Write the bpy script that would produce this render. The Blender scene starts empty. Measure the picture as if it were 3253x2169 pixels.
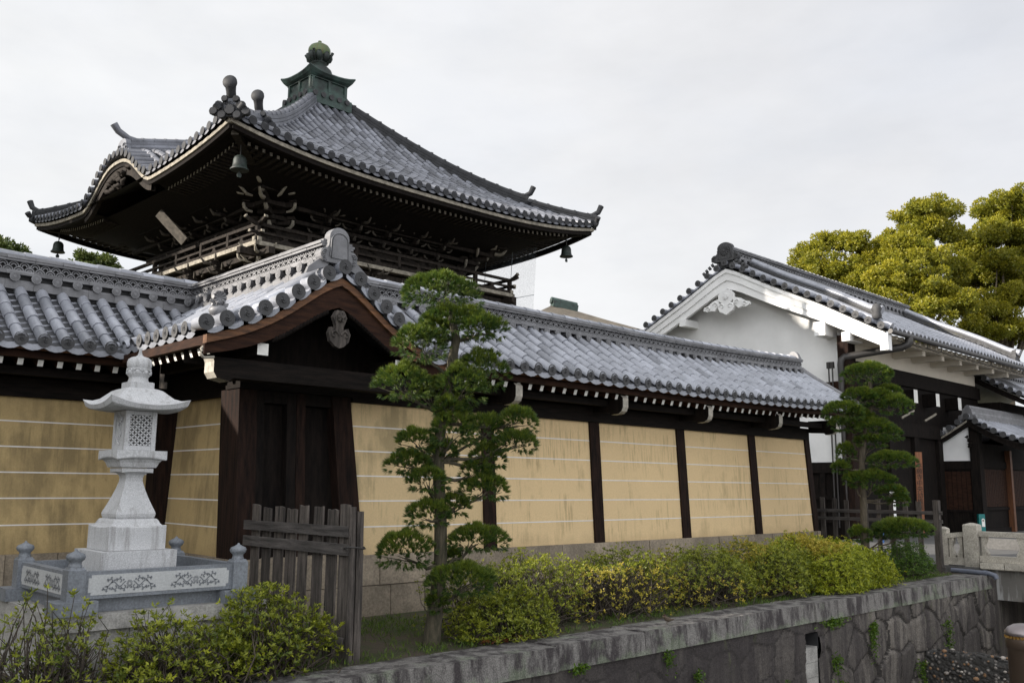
import bpy, math, random
import numpy as np
from mathutils import Matrix, Vector
S = bpy.context.scene
C = S.collection
R = math.radians
rng = np.random.default_rng(7)
random.seed(7)

# ------------------------------------------------------------------ camera
EYE = np.array([0.0, 0.0, 1.55])
AZ, PIT, ROL = R(46.5), R(9.06), R(0.56)
_F = np.array([math.cos(AZ), math.sin(AZ), 0]); _R = np.array([math.sin(AZ), -math.cos(AZ), 0]); _U = np.array([0, 0, 1.0])
FW = _F*math.cos(PIT) + _U*math.sin(PIT)
_u = -_F*math.sin(PIT) + _U*math.cos(PIT)
RT = _R*math.cos(ROL) + _u*math.sin(ROL)
UP = -_R*math.sin(ROL) + _u*math.cos(ROL)
cam = bpy.data.cameras.new('camera'); cam.sensor_width = 36; cam.lens = 31.87
cam.clip_start = 0.05; cam.clip_end = 3000
co = bpy.data.objects.new('camera', cam); C.objects.link(co); S.camera = co
m = Matrix.Identity(4)
for i in range(3):
    m[i][0] = RT[i]; m[i][1] = UP[i]; m[i][2] = -FW[i]; m[i][3] = EYE[i]
co.matrix_world = m
FPX = 2880*2352/3253
def ray(x, y): return FW*FPX + RT*(x-1176) - UP*(y-784.1)
def at_depth(x, y, d): return EYE + ray(x, y)*(d/FPX)
def at_y(x, y, v):
    r = ray(x, y); return EYE + r*((v-EYE[1])/r[1])
def at_z(x, y, v):
    r = ray(x, y); return EYE + r*((v-EYE[2])/r[2])

# ------------------------------------------------------------------ light
SUNV = np.array([-12.5, 6.8, 5.32]); SUNV /= np.linalg.norm(SUNV)
sl = bpy.data.lights.new('sun', 'SUN'); sl.energy = 4.6; sl.angle = R(0.6); sl.color = (1.0, 0.92, 0.82)
so = bpy.data.objects.new('sun', sl); C.objects.link(so)
so.rotation_euler = Vector(SUNV).to_track_quat('Z', 'Y').to_euler(); so.location = (-30, 20, 40)
S.view_settings.view_transform = 'Standard'; S.view_settings.look = 'None'
S.view_settings.exposure = 0.9; S.view_settings.gamma = 1.0

def nd(nt, typ, props=None, **ins):
    n = nt.nodes.new(typ)
    for k, v in (props or {}).items(): setattr(n, k, v)
    for k, v in ins.items():
        key = int(k[1:]) if k[0] == '_' and k[1:].isdigit() else k.replace('__', ' ')
        s = n.inputs[key]
        if isinstance(v, bpy.types.NodeSocket): nt.links.new(v, s)
        else: s.default_value = v
    return n
def ramp(nt, fac, stops, interp='LINEAR'):
    n = nt.nodes.new('ShaderNodeValToRGB'); nt.links.new(fac, n.inputs[0])
    cr = n.color_ramp; cr.interpolation = interp
    while len(cr.elements) < len(stops): cr.elements.new(0.5)
    for e, (p, c) in zip(cr.elements, stops):
        e.position = p; e.color = (*c, 1) if len(c) == 3 else c
    return n.outputs[0]
def mth(nt, op, a, b=0.0, clamp=False):
    return nd(nt, 'ShaderNodeMath', dict(operation=op, use_clamp=clamp), _0=a, _1=b).outputs[0]
def mix(nt, f, a, b, mode='MIX'):
    n = nt.nodes.new('ShaderNodeMix'); n.data_type = 'RGBA'; n.blend_type = mode
    for i, v in ((0, f), (6, a), (7, b)):
        if isinstance(v, bpy.types.NodeSocket): nt.links.new(v, n.inputs[i])
        else: n.inputs[i].default_value = v if i == 0 else ((*v, 1) if len(v) == 3 else v)
    return n.outputs[2]

W = bpy.data.worlds.new('World'); S.world = W; W.use_nodes = True
nt = W.node_tree; nt.nodes.clear()
sky = nd(nt, 'ShaderNodeTexSky', dict(sky_type='NISHITA', sun_disc=False, sun_elevation=math.asin(SUNV[2]), sun_rotation=math.atan2(SUNV[0], SUNV[1])))
skyc = mix(nt, 1.0, sky.outputs[0], (0.10, 0.10, 0.10), 'MULTIPLY')
tc = nd(nt, 'ShaderNodeTexCoord').outputs['Generated']
def dirdot(v): return nd(nt, 'ShaderNodeVectorMath', dict(operation='DOT_PRODUCT'), _0=tc, _1=tuple(v)).outputs['Value']
mp = nd(nt, 'ShaderNodeMapping', Vector=tc, Scale=(1.0, 1.0, 2.6))
n1 = nd(nt, 'ShaderNodeTexNoise', Vector=mp.outputs[0], Scale=1.9, Detail=5.0, Roughness=0.55).outputs[0]
lr = nd(nt, 'ShaderNodeMapRange', _0=dirdot(_R), _1=-0.5, _2=0.55, _3=0.0, _4=1.0).outputs[0]
base = mix(nt, lr, (1.03, 1.03, 1.025), (0.82, 0.825, 0.86))
low = nd(nt, 'ShaderNodeMapRange', _0=dirdot((0, 0, 1)), _1=0.10, _2=0.42, _3=1.0, _4=0.0).outputs[0]
base = mix(nt, mth(nt, 'MULTIPLY', low, 0.75), base, (1.01, 1.015, 1.02))
blue = ramp(nt, n1, [(0.40, (0, 0, 0)), (0.62, (1, 1, 1))])
base = mix(nt, mth(nt, 'MULTIPLY', blue, 0.42), base, (0.72, 0.77, 0.86))
n2_ = nd(nt, 'ShaderNodeTexNoise', Vector=mp.outputs[0], Scale=3.4, Detail=6.0, Roughness=0.6).outputs[0]
gf = nd(nt, 'ShaderNodeMapRange', _0=n2_, _1=0.35, _2=0.65, _3=0.93, _4=1.03).outputs[0]
base = mix(nt, 1.0, base, nd(nt, 'ShaderNodeCombineColor', _0=gf, _1=gf, _2=gf).outputs[0], 'MULTIPLY')
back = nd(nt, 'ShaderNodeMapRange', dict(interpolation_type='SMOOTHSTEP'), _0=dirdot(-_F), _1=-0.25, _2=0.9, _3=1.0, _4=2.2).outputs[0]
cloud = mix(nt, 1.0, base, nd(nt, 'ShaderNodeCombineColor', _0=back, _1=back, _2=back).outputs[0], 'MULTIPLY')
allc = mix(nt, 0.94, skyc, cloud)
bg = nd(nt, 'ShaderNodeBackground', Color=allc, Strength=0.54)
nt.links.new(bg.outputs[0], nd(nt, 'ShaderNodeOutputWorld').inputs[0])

# ------------------------------------------------------------------ materials
def newmat(name):
    m = bpy.data.materials.new(name); m.use_nodes = True
    nt = m.node_tree; nt.nodes.clear()
    b = nt.nodes.new('ShaderNodeBsdfPrincipled'); o = nt.nodes.new('ShaderNodeOutputMaterial')
    nt.links.new(b.outputs[0], o.inputs[0])
    return m, nt, b
def objco(nt, scale=(1, 1, 1), geo=False):
    if geo: v = nd(nt, 'ShaderNodeNewGeometry').outputs['Position']
    else: v = nd(nt, 'ShaderNodeTexCoord').outputs['Object']
    return nd(nt, 'ShaderNodeMapping', Vector=v, Scale=scale).outputs[0]
def noise(nt, v, s, d=4.0, r=0.6): return nd(nt, 'ShaderNodeTexNoise', Vector=v, Scale=s, Detail=d, Roughness=r).outputs[0]
def bump(nt, b, h, st=0.3, dist=0.01):
    nt.links.new(nd(nt, 'ShaderNodeBump', Height=h, Strength=st, Distance=dist).outputs[0], b.inputs['Normal'])
def simple(name, col, rough=0.7, var=0.25, scale=6.0, col2=None, bmp=0.0, tint=0.0, metal=0.0, stretch=(1, 1, 1), spec=0.5, tintcol=None, fine=0.0):
    m, nt, b = newmat(name)
    v = objco(nt, stretch, True)
    n = noise(nt, v, scale)
    a = tuple(c*(1-var) for c in col); c2 = col2 or tuple(min(1, c*(1+var)) for c in col)
    c = mix(nt, ramp(nt, n, [(0.3, (0, 0, 0)), (0.7, (1, 1, 1))]), a, c2)
    if fine:
        nf = noise(nt, v, scale*14, 2.0)
        f = nd(nt, 'ShaderNodeMapRange', _0=nf, _1=0.3, _2=0.7, _3=1-fine, _4=1+fine).outputs[0]
        c = mix(nt, 1.0, c, nd(nt, 'ShaderNodeCombineColor', _0=f, _1=f, _2=f).outputs[0], 'MULTIPLY')
    if tint:
        t = nd(nt, 'ShaderNodeAttribute', dict(attribute_name='tint')).outputs['Fac']
        if tintcol: c = mix(nt, mth(nt, 'MULTIPLY', t, tint, True), c, tintcol)
        else:
            f = nd(nt, 'ShaderNodeMapRange', _0=t, _1=0.0, _2=1.0, _3=1-tint, _4=1+tint).outputs[0]
            c = mix(nt, 1.0, c, nd(nt, 'ShaderNodeCombineColor', _0=f, _1=f, _2=f).outputs[0], 'MULTIPLY')
    nt.links.new(c, b.inputs['Base Color'])
    b.inputs['Roughness'].default_value = rough; b.inputs['Metallic'].default_value = metal
    b.inputs['Specular IOR Level'].default_value = spec
    if bmp: bump(nt, b, noise(nt, v, scale*4), bmp)
    return m
M = {}
M['tile'] = simple('roof_tile', (0.305, 0.317, 0.352), 0.36, 0.22, 3.0, bmp=0.12, tint=0.30, metal=0.25, fine=0.10)
M['tile_old'] = simple('old_roof_tile', (0.150, 0.156, 0.178), 0.45, 0.30, 2.0, bmp=0.15, tint=0.42, metal=0.18, fine=0.12)
M['tile_end'] = simple('tile_end', (0.050, 0.050, 0.052), 0.7, 0.3, 9.0, bmp=0.2, fine=0.15)
M['tile_pan'] = simple('pan_tile', (0.060, 0.062, 0.068), 0.5, 0.25, 4.0, bmp=0.15, tint=0.35, metal=0.1, fine=0.12)
M['tile_black'] = simple('near_black_tile', (0.030, 0.031, 0.034), 0.65, 0.4, 5.0, bmp=0.2, tint=0.3, spec=0.3)  # near-black base colour for tower discs, hips and end tiles
M['tile_edge'] = simple('ridge_tile', (0.165, 0.165, 0.172), 0.5, 0.28, 5.0, bmp=0.15, tint=0.25, metal=0.1, fine=0.12)
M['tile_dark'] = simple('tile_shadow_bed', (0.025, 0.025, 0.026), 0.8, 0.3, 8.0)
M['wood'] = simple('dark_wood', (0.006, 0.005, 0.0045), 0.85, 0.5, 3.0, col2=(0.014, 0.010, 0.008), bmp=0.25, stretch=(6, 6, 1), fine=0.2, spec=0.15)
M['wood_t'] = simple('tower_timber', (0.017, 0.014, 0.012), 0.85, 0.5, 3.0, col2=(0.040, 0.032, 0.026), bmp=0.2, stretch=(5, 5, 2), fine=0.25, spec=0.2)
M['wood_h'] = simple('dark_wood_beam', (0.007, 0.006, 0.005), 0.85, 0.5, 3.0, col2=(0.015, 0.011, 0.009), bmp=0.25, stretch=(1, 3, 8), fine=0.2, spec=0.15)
M['brown'] = simple('brown_wood', (0.085, 0.036, 0.015), 0.7, 0.4, 3.0, col2=(0.20, 0.088, 0.035), bmp=0.2, stretch=(1.2, 2, 9), fine=0.15)
M['brownd'] = simple('dark_brown_wood', (0.022, 0.010, 0.007), 0.75, 0.4, 3.0, col2=(0.045, 0.020, 0.011), bmp=0.2, stretch=(1.2, 2, 9), fine=0.15, spec=0.15)
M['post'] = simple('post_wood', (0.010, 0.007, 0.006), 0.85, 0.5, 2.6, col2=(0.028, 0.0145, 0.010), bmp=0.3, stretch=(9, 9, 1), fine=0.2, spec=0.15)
M['whitewood'] = simple('white_painted_wood', (0.74, 0.73, 0.69), 0.7, 0.12, 10.0, fine=0.06)
M['oldwhite'] = simple('weathered_white_paint', (0.36, 0.335, 0.285), 0.8, 0.35, 12.0, fine=0.15)
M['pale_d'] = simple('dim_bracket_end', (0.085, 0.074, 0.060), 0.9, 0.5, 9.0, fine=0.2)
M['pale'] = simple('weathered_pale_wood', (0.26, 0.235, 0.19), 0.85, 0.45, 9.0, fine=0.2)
M['grey'] = simple('weathered_grey_wood', (0.022, 0.018, 0.015), 0.9, 0.55, 2.5, col2=(0.115, 0.098, 0.085), bmp=0.5, stretch=(11, 11, 1), fine=0.3, tint=0.45)
M['grey_h'] = simple('weathered_grey_rail', (0.050, 0.044, 0.040), 0.9, 0.5, 2.5, col2=(0.125, 0.113, 0.105), bmp=0.4, stretch=(10, 1, 10), fine=0.25, tint=0.2)
M['granite'] = simple('light_granite', (0.49, 0.495, 0.50), 0.75, 0.17, 3.0, bmp=0.06, fine=0.10)
def granite():
    m, nt, b = newmat('light_granite')
    v = objco(nt, (1, 1, 1), True)
    c = mix(nt, noise(nt, v, 3.0, 4.0), (0.40, 0.405, 0.41), (0.56, 0.565, 0.57))
    st = noise(nt, nd(nt, 'ShaderNodeMapping', Vector=v, Scale=(16, 16, 1.6)).outputs[0], 1.0, 5.0, 0.65)
    c = mix(nt, ramp(nt, st, [(0.52, (0, 0, 0)), (0.68, (.55, .55, .55))]), c, (0.20, 0.19, 0.18))
    g = nd(nt, 'ShaderNodeMapRange', _0=noise(nt, v, 130, 2.0), _1=0.3, _2=0.7, _3=0.72, _4=1.25).outputs[0]
    c = mix(nt, 1.0, c, nd(nt, 'ShaderNodeCombineColor', _0=g, _1=g, _2=g).outputs[0], 'MULTIPLY')
    nt.links.new(c, b.inputs['Base Color']); b.inputs['Roughness'].default_value = 0.8
    bump(nt, b, noise(nt, v, 60, 4.0), 0.12)
    return m
M['granite'] = granite()
M['granite_d'] = simple('dark_granite', (0.165, 0.18, 0.20), 0.5, 0.15, 4.0, fine=0.25)
M['granite_in'] = simple('pale_granite_inset', (0.42, 0.43, 0.43), 0.7, 0.08, 5.0, fine=0.12)
M['granite_mark'] = simple('grey_inlay', (0.14, 0.15, 0.165), 0.6, 0.15, 20.0)
M['rough'] = simple('rough_granite', (0.33, 0.32, 0.30), 0.9, 0.3, 5.0, bmp=0.5, fine=0.25)
M['base'] = simple('wall_foundation_stone', (0.235, 0.195, 0.145), 0.9, 0.32, 2.6, bmp=0.35, fine=0.25, tint=0.22)
M['bridge'] = simple('bridge_granite', (0.36, 0.335, 0.285), 0.9, 0.35, 3.2, bmp=0.4, fine=0.30)
M['copper'] = simple('green_copper', (0.016, 0.022, 0.020), 0.6, 0.5, 3.0, col2=(0.045, 0.085, 0.07), bmp=0.3, fine=0.2)
M['copperd'] = simple('dark_bronze', (0.010, 0.014, 0.012), 0.6, 0.4, 6.0, col2=(0.026, 0.042, 0.035), fine=0.2)
M['gilt'] = simple('gilded_copper', (0.16, 0.15, 0.06), 0.42, 0.3, 4.0, col2=(0.09, 0.15, 0.07), metal=0.35, stretch=(3, 3, .6))
M['white'] = simple('white_plaster', (0.78, 0.78, 0.77), 0.9, 0.09, 1.1, bmp=0.05)
M['cream'] = simple('cream_plaster', (0.62, 0.57, 0.48), 0.9, 0.07, 1.0)
M['metal'] = simple('dark_painted_metal', (0.045, 0.042, 0.04), 0.45, 0.2, 4.0, metal=0.3)
M['pvc'] = simple('grey_plastic_pipe', (0.10, 0.112, 0.145), 0.45, 0.15, 4.0)
M['brass'] = simple('brass', (0.55, 0.33, 0.10), 0.35, 0.2, 9.0, metal=0.8)
M['bollard'] = simple('brown_bollard_paint', (0.075, 0.052, 0.036), 0.42, 0.12, 2.0, metal=0.45, fine=0.05)
M['steel'] = simple('brushed_steel', (0.26, 0.23, 0.23), 0.38, 0.12, 6.0, metal=0.85)
M['teal'] = simple('teal_plastic', (0.0, 0.14, 0.135), 0.4, 0.1, 4.0)
M['blue'] = simple('blue_plastic', (0.01, 0.06, 0.19), 0.5, 0.2, 4.0)
M['signwood'] = simple('orange_sign_board', (0.20, 0.078, 0.034), 0.7, 0.25, 3.0, stretch=(9, 9, 1))
M['ink'] = simple('black_ink', (0.012, 0.009, 0.008), 0.8, 0.2, 9.0)
M['carve'] = simple('carved_lettering', (0.22, 0.215, 0.21), 0.9, 0.2, 9.0)
M['litpost'] = simple('lit_orange_post', (0.12, 0.045, 0.016), 0.6, 0.35, 3.0, stretch=(9, 9, 1))  # the lit look of the post is put into its orange colour
M['bark'] = simple('tree_bark', (0.095, 0.078, 0.055), 0.95, 0.4, 4.0, bmp=0.6, stretch=(9, 9, 1), fine=0.3)
M['bark_g'] = simple('mossy_bark', (0.050, 0.050, 0.030), 0.95, 0.4, 4.0, col2=(0.105, 0.088, 0.058), bmp=0.6, stretch=(9, 9, 1), fine=0.3)
M['twig'] = simple('twig_bark', (0.060, 0.048, 0.036), 0.95, 0.4, 6.0, fine=0.2, tint=0.3)
M['thatch'] = simple('old_shingle', (0.115, 0.098, 0.075), 0.95, 0.3, 1.2, bmp=0.3, fine=0.25)
M['asphalt'] = simple('road_surface', (0.085, 0.083, 0.08), 0.9, 0.2, 1.2, fine=0.2)
M['feather'] = simple('brown_feather', (0.085, 0.062, 0.042), 0.9, 0.3, 60.0)
M['featherd'] = simple('dark_brown_cap', (0.045, 0.015, 0.012), 0.9, 0.2, 60.0)
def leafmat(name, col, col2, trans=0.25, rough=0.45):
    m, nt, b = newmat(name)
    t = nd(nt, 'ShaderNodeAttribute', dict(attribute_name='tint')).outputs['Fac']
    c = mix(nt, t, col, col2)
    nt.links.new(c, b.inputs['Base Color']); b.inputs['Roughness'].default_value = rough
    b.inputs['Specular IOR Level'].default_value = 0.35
    tr = nd(nt, 'ShaderNodeBsdfTranslucent', Color=c)
    mx = nd(nt, 'ShaderNodeMixShader', _0=trans, _1=b.outputs[0], _2=tr.outputs[0])
    o = [n for n in nt.nodes if n.type == 'OUTPUT_MATERIAL'][0]
    nt.links.new(mx.outputs[0], o.inputs[0])
    return m
M['pine'] = leafmat('podocarpus_leaf', (0.036, 0.076, 0.016), (0.25, 0.30, 0.028), 0.28)
M['pine2'] = leafmat('podocarpus_leaf_far', (0.042, 0.090, 0.016), (0.27, 0.32, 0.03), 0.28)
M['azalea'] = leafmat('azalea_leaf', (0.060, 0.095, 0.012), (0.34, 0.36, 0.030), 0.3)
M['azalea_y'] = leafmat('yellowing_azalea_leaf', (0.17, 0.18, 0.018), (0.50, 0.39, 0.05), 0.3)
M['azalea_g'] = leafmat('dense_azalea_leaf', (0.085, 0.14, 0.012), (0.36, 0.38, 0.022), 0.3)
M['camphor'] = leafmat('camphor_leaf', (0.145, 0.160, 0.016), (0.42, 0.36, 0.026), 0.45)
M['smalltree'] = leafmat('small_tree_leaf', (0.045, 0.075, 0.015), (0.13, 0.15, 0.03), 0.25)
M['weed'] = leafmat('weed_leaf', (0.035, 0.085, 0.010), (0.12, 0.20, 0.015), 0.3)
M['grass'] = leafmat('grass_blade', (0.035, 0.070, 0.010), (0.12, 0.19, 0.018), 0.25)
M['deadleaf'] = leafmat('dead_leaf', (0.09, 0.03, 0.012), (0.17, 0.05, 0.02), 0.2)

def plaster(name, stain, thr, seed, lite=(0.69, 0.515, 0.285), dark=(0.235, 0.175, 0.085)):
    m, nt, b = newmat(name)
    v = objco(nt, (1, 1, 1), True)
    vv = nd(nt, 'ShaderNodeMapping', Vector=v, Location=(seed, 0, 0), Scale=(1.0, 1.0, 0.55)).outputs[0]
    n1 = noise(nt, vv, 1.7, 6.0, 0.62)
    streak = noise(nt, nd(nt, 'ShaderNodeMapping', Vector=v, Location=(seed, 3, 0), Scale=(14, 14, 0.8)).outputs[0], 1.0, 3.0, 0.6)
    n2 = mth(nt, 'ADD', mth(nt, 'MULTIPLY', n1, 0.8), mth(nt, 'MULTIPLY', streak, 0.2))
    f = ramp(nt, n2, [(thr, (0, 0, 0)), (thr+0.12, (1, 1, 1))])
    c = mix(nt, mth(nt, 'MULTIPLY', f, stain), lite, dark)
    soft = noise(nt, v, 0.9, 3.0)
    c = mix(nt, ramp(nt, soft, [(0.35, (0, 0, 0)), (0.7, (.45, .45, .45))]), c, tuple(x*.87 for x in lite))
    sp = ramp(nt, noise(nt, vv, 7.0, 4.0, 0.7), [(0.66, (0, 0, 0)), (0.72, (1, 1, 1))])
    c = mix(nt, mth(nt, 'MULTIPLY', sp, stain*0.55), c, tuple(x*1.08 for x in dark))
    # rain streaks in patches, and splashed dirt along the foot of the wall
    stk = noise(nt, nd(nt, 'ShaderNodeMapping', Vector=v, Location=(seed*2, 0, 0), Scale=(22, 22, 0.9)).outputs[0], 1.0, 4.0, 0.65)
    pat = ramp(nt, noise(nt, nd(nt, 'ShaderNodeMapping', Vector=v, Location=(seed, 5, 2)).outputs[0], 1.3, 3.0), [(0.48, (0, 0, 0)), (0.60, (1, 1, 1))])
    sm = mth(nt, 'MULTIPLY', pat, ramp(nt, stk, [(0.50, (0, 0, 0)), (0.62, (1, 1, 1))]))
    c = mix(nt, mth(nt, 'MULTIPLY', sm, .25+stain*.45), c, tuple(x*1.15 for x in dark))
    zf = nd(nt, 'ShaderNodeMapRange', _0=nd(nt, 'ShaderNodeSeparateXYZ', _0=v).outputs[2], _1=.70, _2=1.0, _3=.40, _4=0.0).outputs[0]
    c = mix(nt, ramp(nt, mth(nt, 'ADD', zf, mth(nt, 'MULTIPLY', noise(nt, v, 3.5, 5.0, .65), .6)), [(0.50, (0, 0, 0)), (0.75, (.55, .55, .55))]), c, tuple(x*.62 for x in lite))
    g = noise(nt, v, 60, 2.0)
    gg = nd(nt, 'ShaderNodeMapRange', _0=g, _1=0.3, _2=0.7, _3=0.93, _4=1.07).outputs[0]
    c = mix(nt, 1.0, c, nd(nt, 'ShaderNodeCombineColor', _0=gg, _1=gg, _2=gg).outputs[0], 'MULTIPLY')
    nt.links.new(c, b.inputs['Base Color']); b.inputs['Roughness'].default_value = 0.95
    bump(nt, b, noise(nt, v, 18, 4.0), 0.12)
    return m
M['plaster'] = plaster('ochre_plaster', 0.42, 0.56, 0.0)
M['plaster_m'] = plaster('streaked_ochre_plaster', 0.62, 0.545, 2.5)
M['plaster_s'] = plaster('stained_ochre_plaster', 0.80, 0.50, 4.0, (0.62, 0.465, 0.255), (0.31, 0.245, 0.13))
M['plaster_d'] = plaster('dirty_shaded_plaster', 0.90, 0.46, 9.0, (0.46, 0.34, 0.162), (0.215, 0.162, 0.080))  # dirt plus the shade of the recessed corner, both in the base colour
M['stripe'] = simple('white_stripe', (0.72, 0.70, 0.67), 0.85, 0.08, 8.0)

def masonry():
    m, nt, b = newmat('canal_masonry')
    v = objco(nt, (1, 1, 1), True)
    vs = nd(nt, 'ShaderNodeMapping', Vector=v, Scale=(0.85, 0.0, 0.72)).outputs[0]
    wob = nd(nt, 'ShaderNodeTexNoise', Vector=v, Scale=1.3, Detail=2.0).outputs['Color']
    vw = nd(nt, 'ShaderNodeVectorMath', dict(operation='ADD'), _0=vs, _1=nd(nt, 'ShaderNodeVectorMath', dict(operation='SCALE'), _0=wob, Scale=0.25).outputs[0]).outputs[0]
    tt_ = nd(nt, 'ShaderNodeAttribute', dict(attribute_name='tint')).outputs['Fac']
    j = ramp(nt, tt_, [(0.06, (0, 0, 0)), (0.14, (1, 1, 1))])
    c = mix(nt, tt_, (0.058, 0.051, 0.046), (0.20, 0.18, 0.155))
    st = noise(nt, nd(nt, 'ShaderNodeMapping', Vector=v, Scale=(7, 7, 0.6)).outputs[0], 1.0, 5.0, 0.65)
    c = mix(nt, ramp(nt, st, [(0.42, (0, 0, 0)), (0.58, (.85, .85, .85))]), c, (0.040, 0.034, 0.033))
    # the lower and nearer stones carry a continuous dark film of damp
    x = nd(nt, 'ShaderNodeSeparateXYZ', _0=v).outputs
    damp = noise(nt, v, 0.7, 4.0)
    dx = nd(nt, 'ShaderNodeMapRange', _0=x[0], _1=10.5, _2=15.0, _3=0.85, _4=0.1).outputs[0]
    c = mix(nt, mth(nt, 'MULTIPLY', dx, ramp(nt, damp, [(0.3, (.4, .4, .4)), (0.6, (1, 1, 1))])), c, (0.034, 0.028, 0.028))
    gr = ramp(nt, noise(nt, nd(nt, 'ShaderNodeMapping', Vector=v, Scale=(2.2, 2.2, 0.8)).outputs[0], 1.4, 5.0, 0.65), [(0.62, (0, 0, 0)), (0.70, (1, 1, 1))])
    c = mix(nt, mth(nt, 'MULTIPLY', gr, 0.6), c, (0.075, 0.085, 0.035))
    jj = mth(nt, 'MAXIMUM', j, mth(nt, 'MULTIPLY', dx, 0.7))
    c = mix(nt, jj, (0.028, 0.025, 0.022), c)
    g = nd(nt, 'ShaderNodeMapRange', _0=noise(nt, v, 70, 2.0), _1=0.3, _2=0.7, _3=0.6, _4=1.4).outputs[0]
    c = mix(nt, 1.0, c, nd(nt, 'ShaderNodeCombineColor', _0=g, _1=g, _2=g).outputs[0], 'MULTIPLY')
    nt.links.new(c, b.inputs['Base Color']); b.inputs['Roughness'].default_value = 0.9
    h = noise(nt, v, 16, 5.0)
    bump(nt, b, h, 0.55, 0.03)
    return m
M['masonry'] = masonry()
def coping():
    m, nt, b = newmat('canal_coping_stone')
    v = objco(nt, (1, 1, 1), True)
    c = mix(nt, noise(nt, v, 2.0, 4.0), (0.115, 0.107, 0.10), (0.225, 0.215, 0.20))
    st = noise(nt, nd(nt, 'ShaderNodeMapping', Vector=v, Scale=(3.2, 3.2, 0.9)).outputs[0], 1.5, 6.0, 0.7)
    c = mix(nt, ramp(nt, st, [(0.44, (0, 0, 0)), (0.57, (.95, .95, .95))]), c, (0.034, 0.028, 0.029))
    zz = nd(nt, 'ShaderNodeSeparateXYZ', _0=v).outputs[2]
    lowz = nd(nt, 'ShaderNodeMapRange', _0=zz, _1=-.245, _2=-.14, _3=0.16, _4=0.0).outputs[0]
    gr = ramp(nt, mth(nt, 'ADD', lowz, noise(nt, nd(nt, 'ShaderNodeMapping', Vector=v, Scale=(1.6, 1.6, 1.2)).outputs[0], 1.6, 6.0, 0.7)), [(0.56, (0, 0, 0)), (0.66, (1, 1, 1))])
    c = mix(nt, mth(nt, 'MULTIPLY', gr, 0.42), c, (0.19, 0.23, 0.15))
    g = nd(nt, 'ShaderNodeMapRange', _0=noise(nt, v, 80, 2.0), _1=0.3, _2=0.7, _3=0.55, _4=1.45).outputs[0]
    c = mix(nt, 1.0, c, nd(nt, 'ShaderNodeCombineColor', _0=g, _1=g, _2=g).outputs[0], 'MULTIPLY')
    nt.links.new(c, b.inputs['Base Color']); b.inputs['Roughness'].default_value = 0.9
    bump(nt, b, noise(nt, v, 25, 5.0), 0.5, 0.02)
    return m
M['coping'] = coping()
def girder():
    m, nt, b = newmat('stained_concrete')
    v = objco(nt, (1, 1, 1), True)
    c = mix(nt, noise(nt, v, 2.0, 4.0), (0.10, 0.095, 0.085), (0.19, 0.18, 0.165))
    st = noise(nt, nd(nt, 'ShaderNodeMapping', Vector=v, Scale=(5, 5, 0.7)).outputs[0], 1.0, 5.0, 0.6)
    c = mix(nt, ramp(nt, st, [(0.57, (0, 0, 0)), (0.66, (.8, .8, .8))]), c, (0.42, 0.42, 0.41))
    c = mix(nt, ramp(nt, st, [(0.36, (.9, .9, .9)), (0.46, (0, 0, 0))]), c, (0.05, 0.045, 0.04))
    nt.links.new(c, b.inputs['Base Color']); b.inputs['Roughness'].default_value = 0.95
    bump(nt, b, noise(nt, v, 30, 4.0), 0.4, 0.01)
    return m
M['girder'] = girder()
def soil():
    m, nt, b = newmat('mossy_soil')
    v = objco(nt, (1, 1, 1), True)
    c = mix(nt, noise(nt, v, 9, 5.0), (0.040, 0.030, 0.020), (0.095, 0.075, 0.050))
    c = mix(nt, ramp(nt, noise(nt, v, 2.3, 5.0), [(0.42, (0, 0, 0)), (0.58, (.85, .85, .85))]), c, (0.040, 0.052, 0.014))
    nt.links.new(c, b.inputs['Base Color']); b.inputs['Roughness'].default_value = 1.0
    bump(nt, b, noise(nt, v, 30, 5.0), 0.8, 0.03)
    return m
M['soil'] = soil()
def rubble():
    m, nt, b = newmat('pebble_concrete')
    v = objco(nt, (1, 1, 1), True)
    vo = nd(nt, 'ShaderNodeTexVoronoi', dict(feature='F1'), Vector=v, Scale=17.0)
    cr = nd(nt, 'ShaderNodeSeparateColor', _0=vo.outputs['Color']).outputs
    c = mix(nt, ramp(nt, cr[0], [(0.6, (0, 0, 0)), (0.95, (1, 1, 1))]), (0.045, 0.042, 0.04), (0.34, 0.31, 0.28))
    c = mix(nt, ramp(nt, cr[1], [(0.85, (0, 0, 0)), (0.9, (.8, .8, .8))]), c, (0.30, 0.16, 0.07))
    c = mix(nt, ramp(nt, vo.outputs['Distance'], [(0.25, (0, 0, 0)), (0.5, (1, 1, 1))]), c, (0.035, 0.033, 0.03))
    nt.links.new(c, b.inputs['Base Color']); b.inputs['Roughness'].default_value = 0.9
    bump(nt, b, mth(nt, 'MULTIPLY', vo.outputs['Distance'], -1.0), 0.9, 0.05)
    return m
M['rubble'] = rubble()
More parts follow.
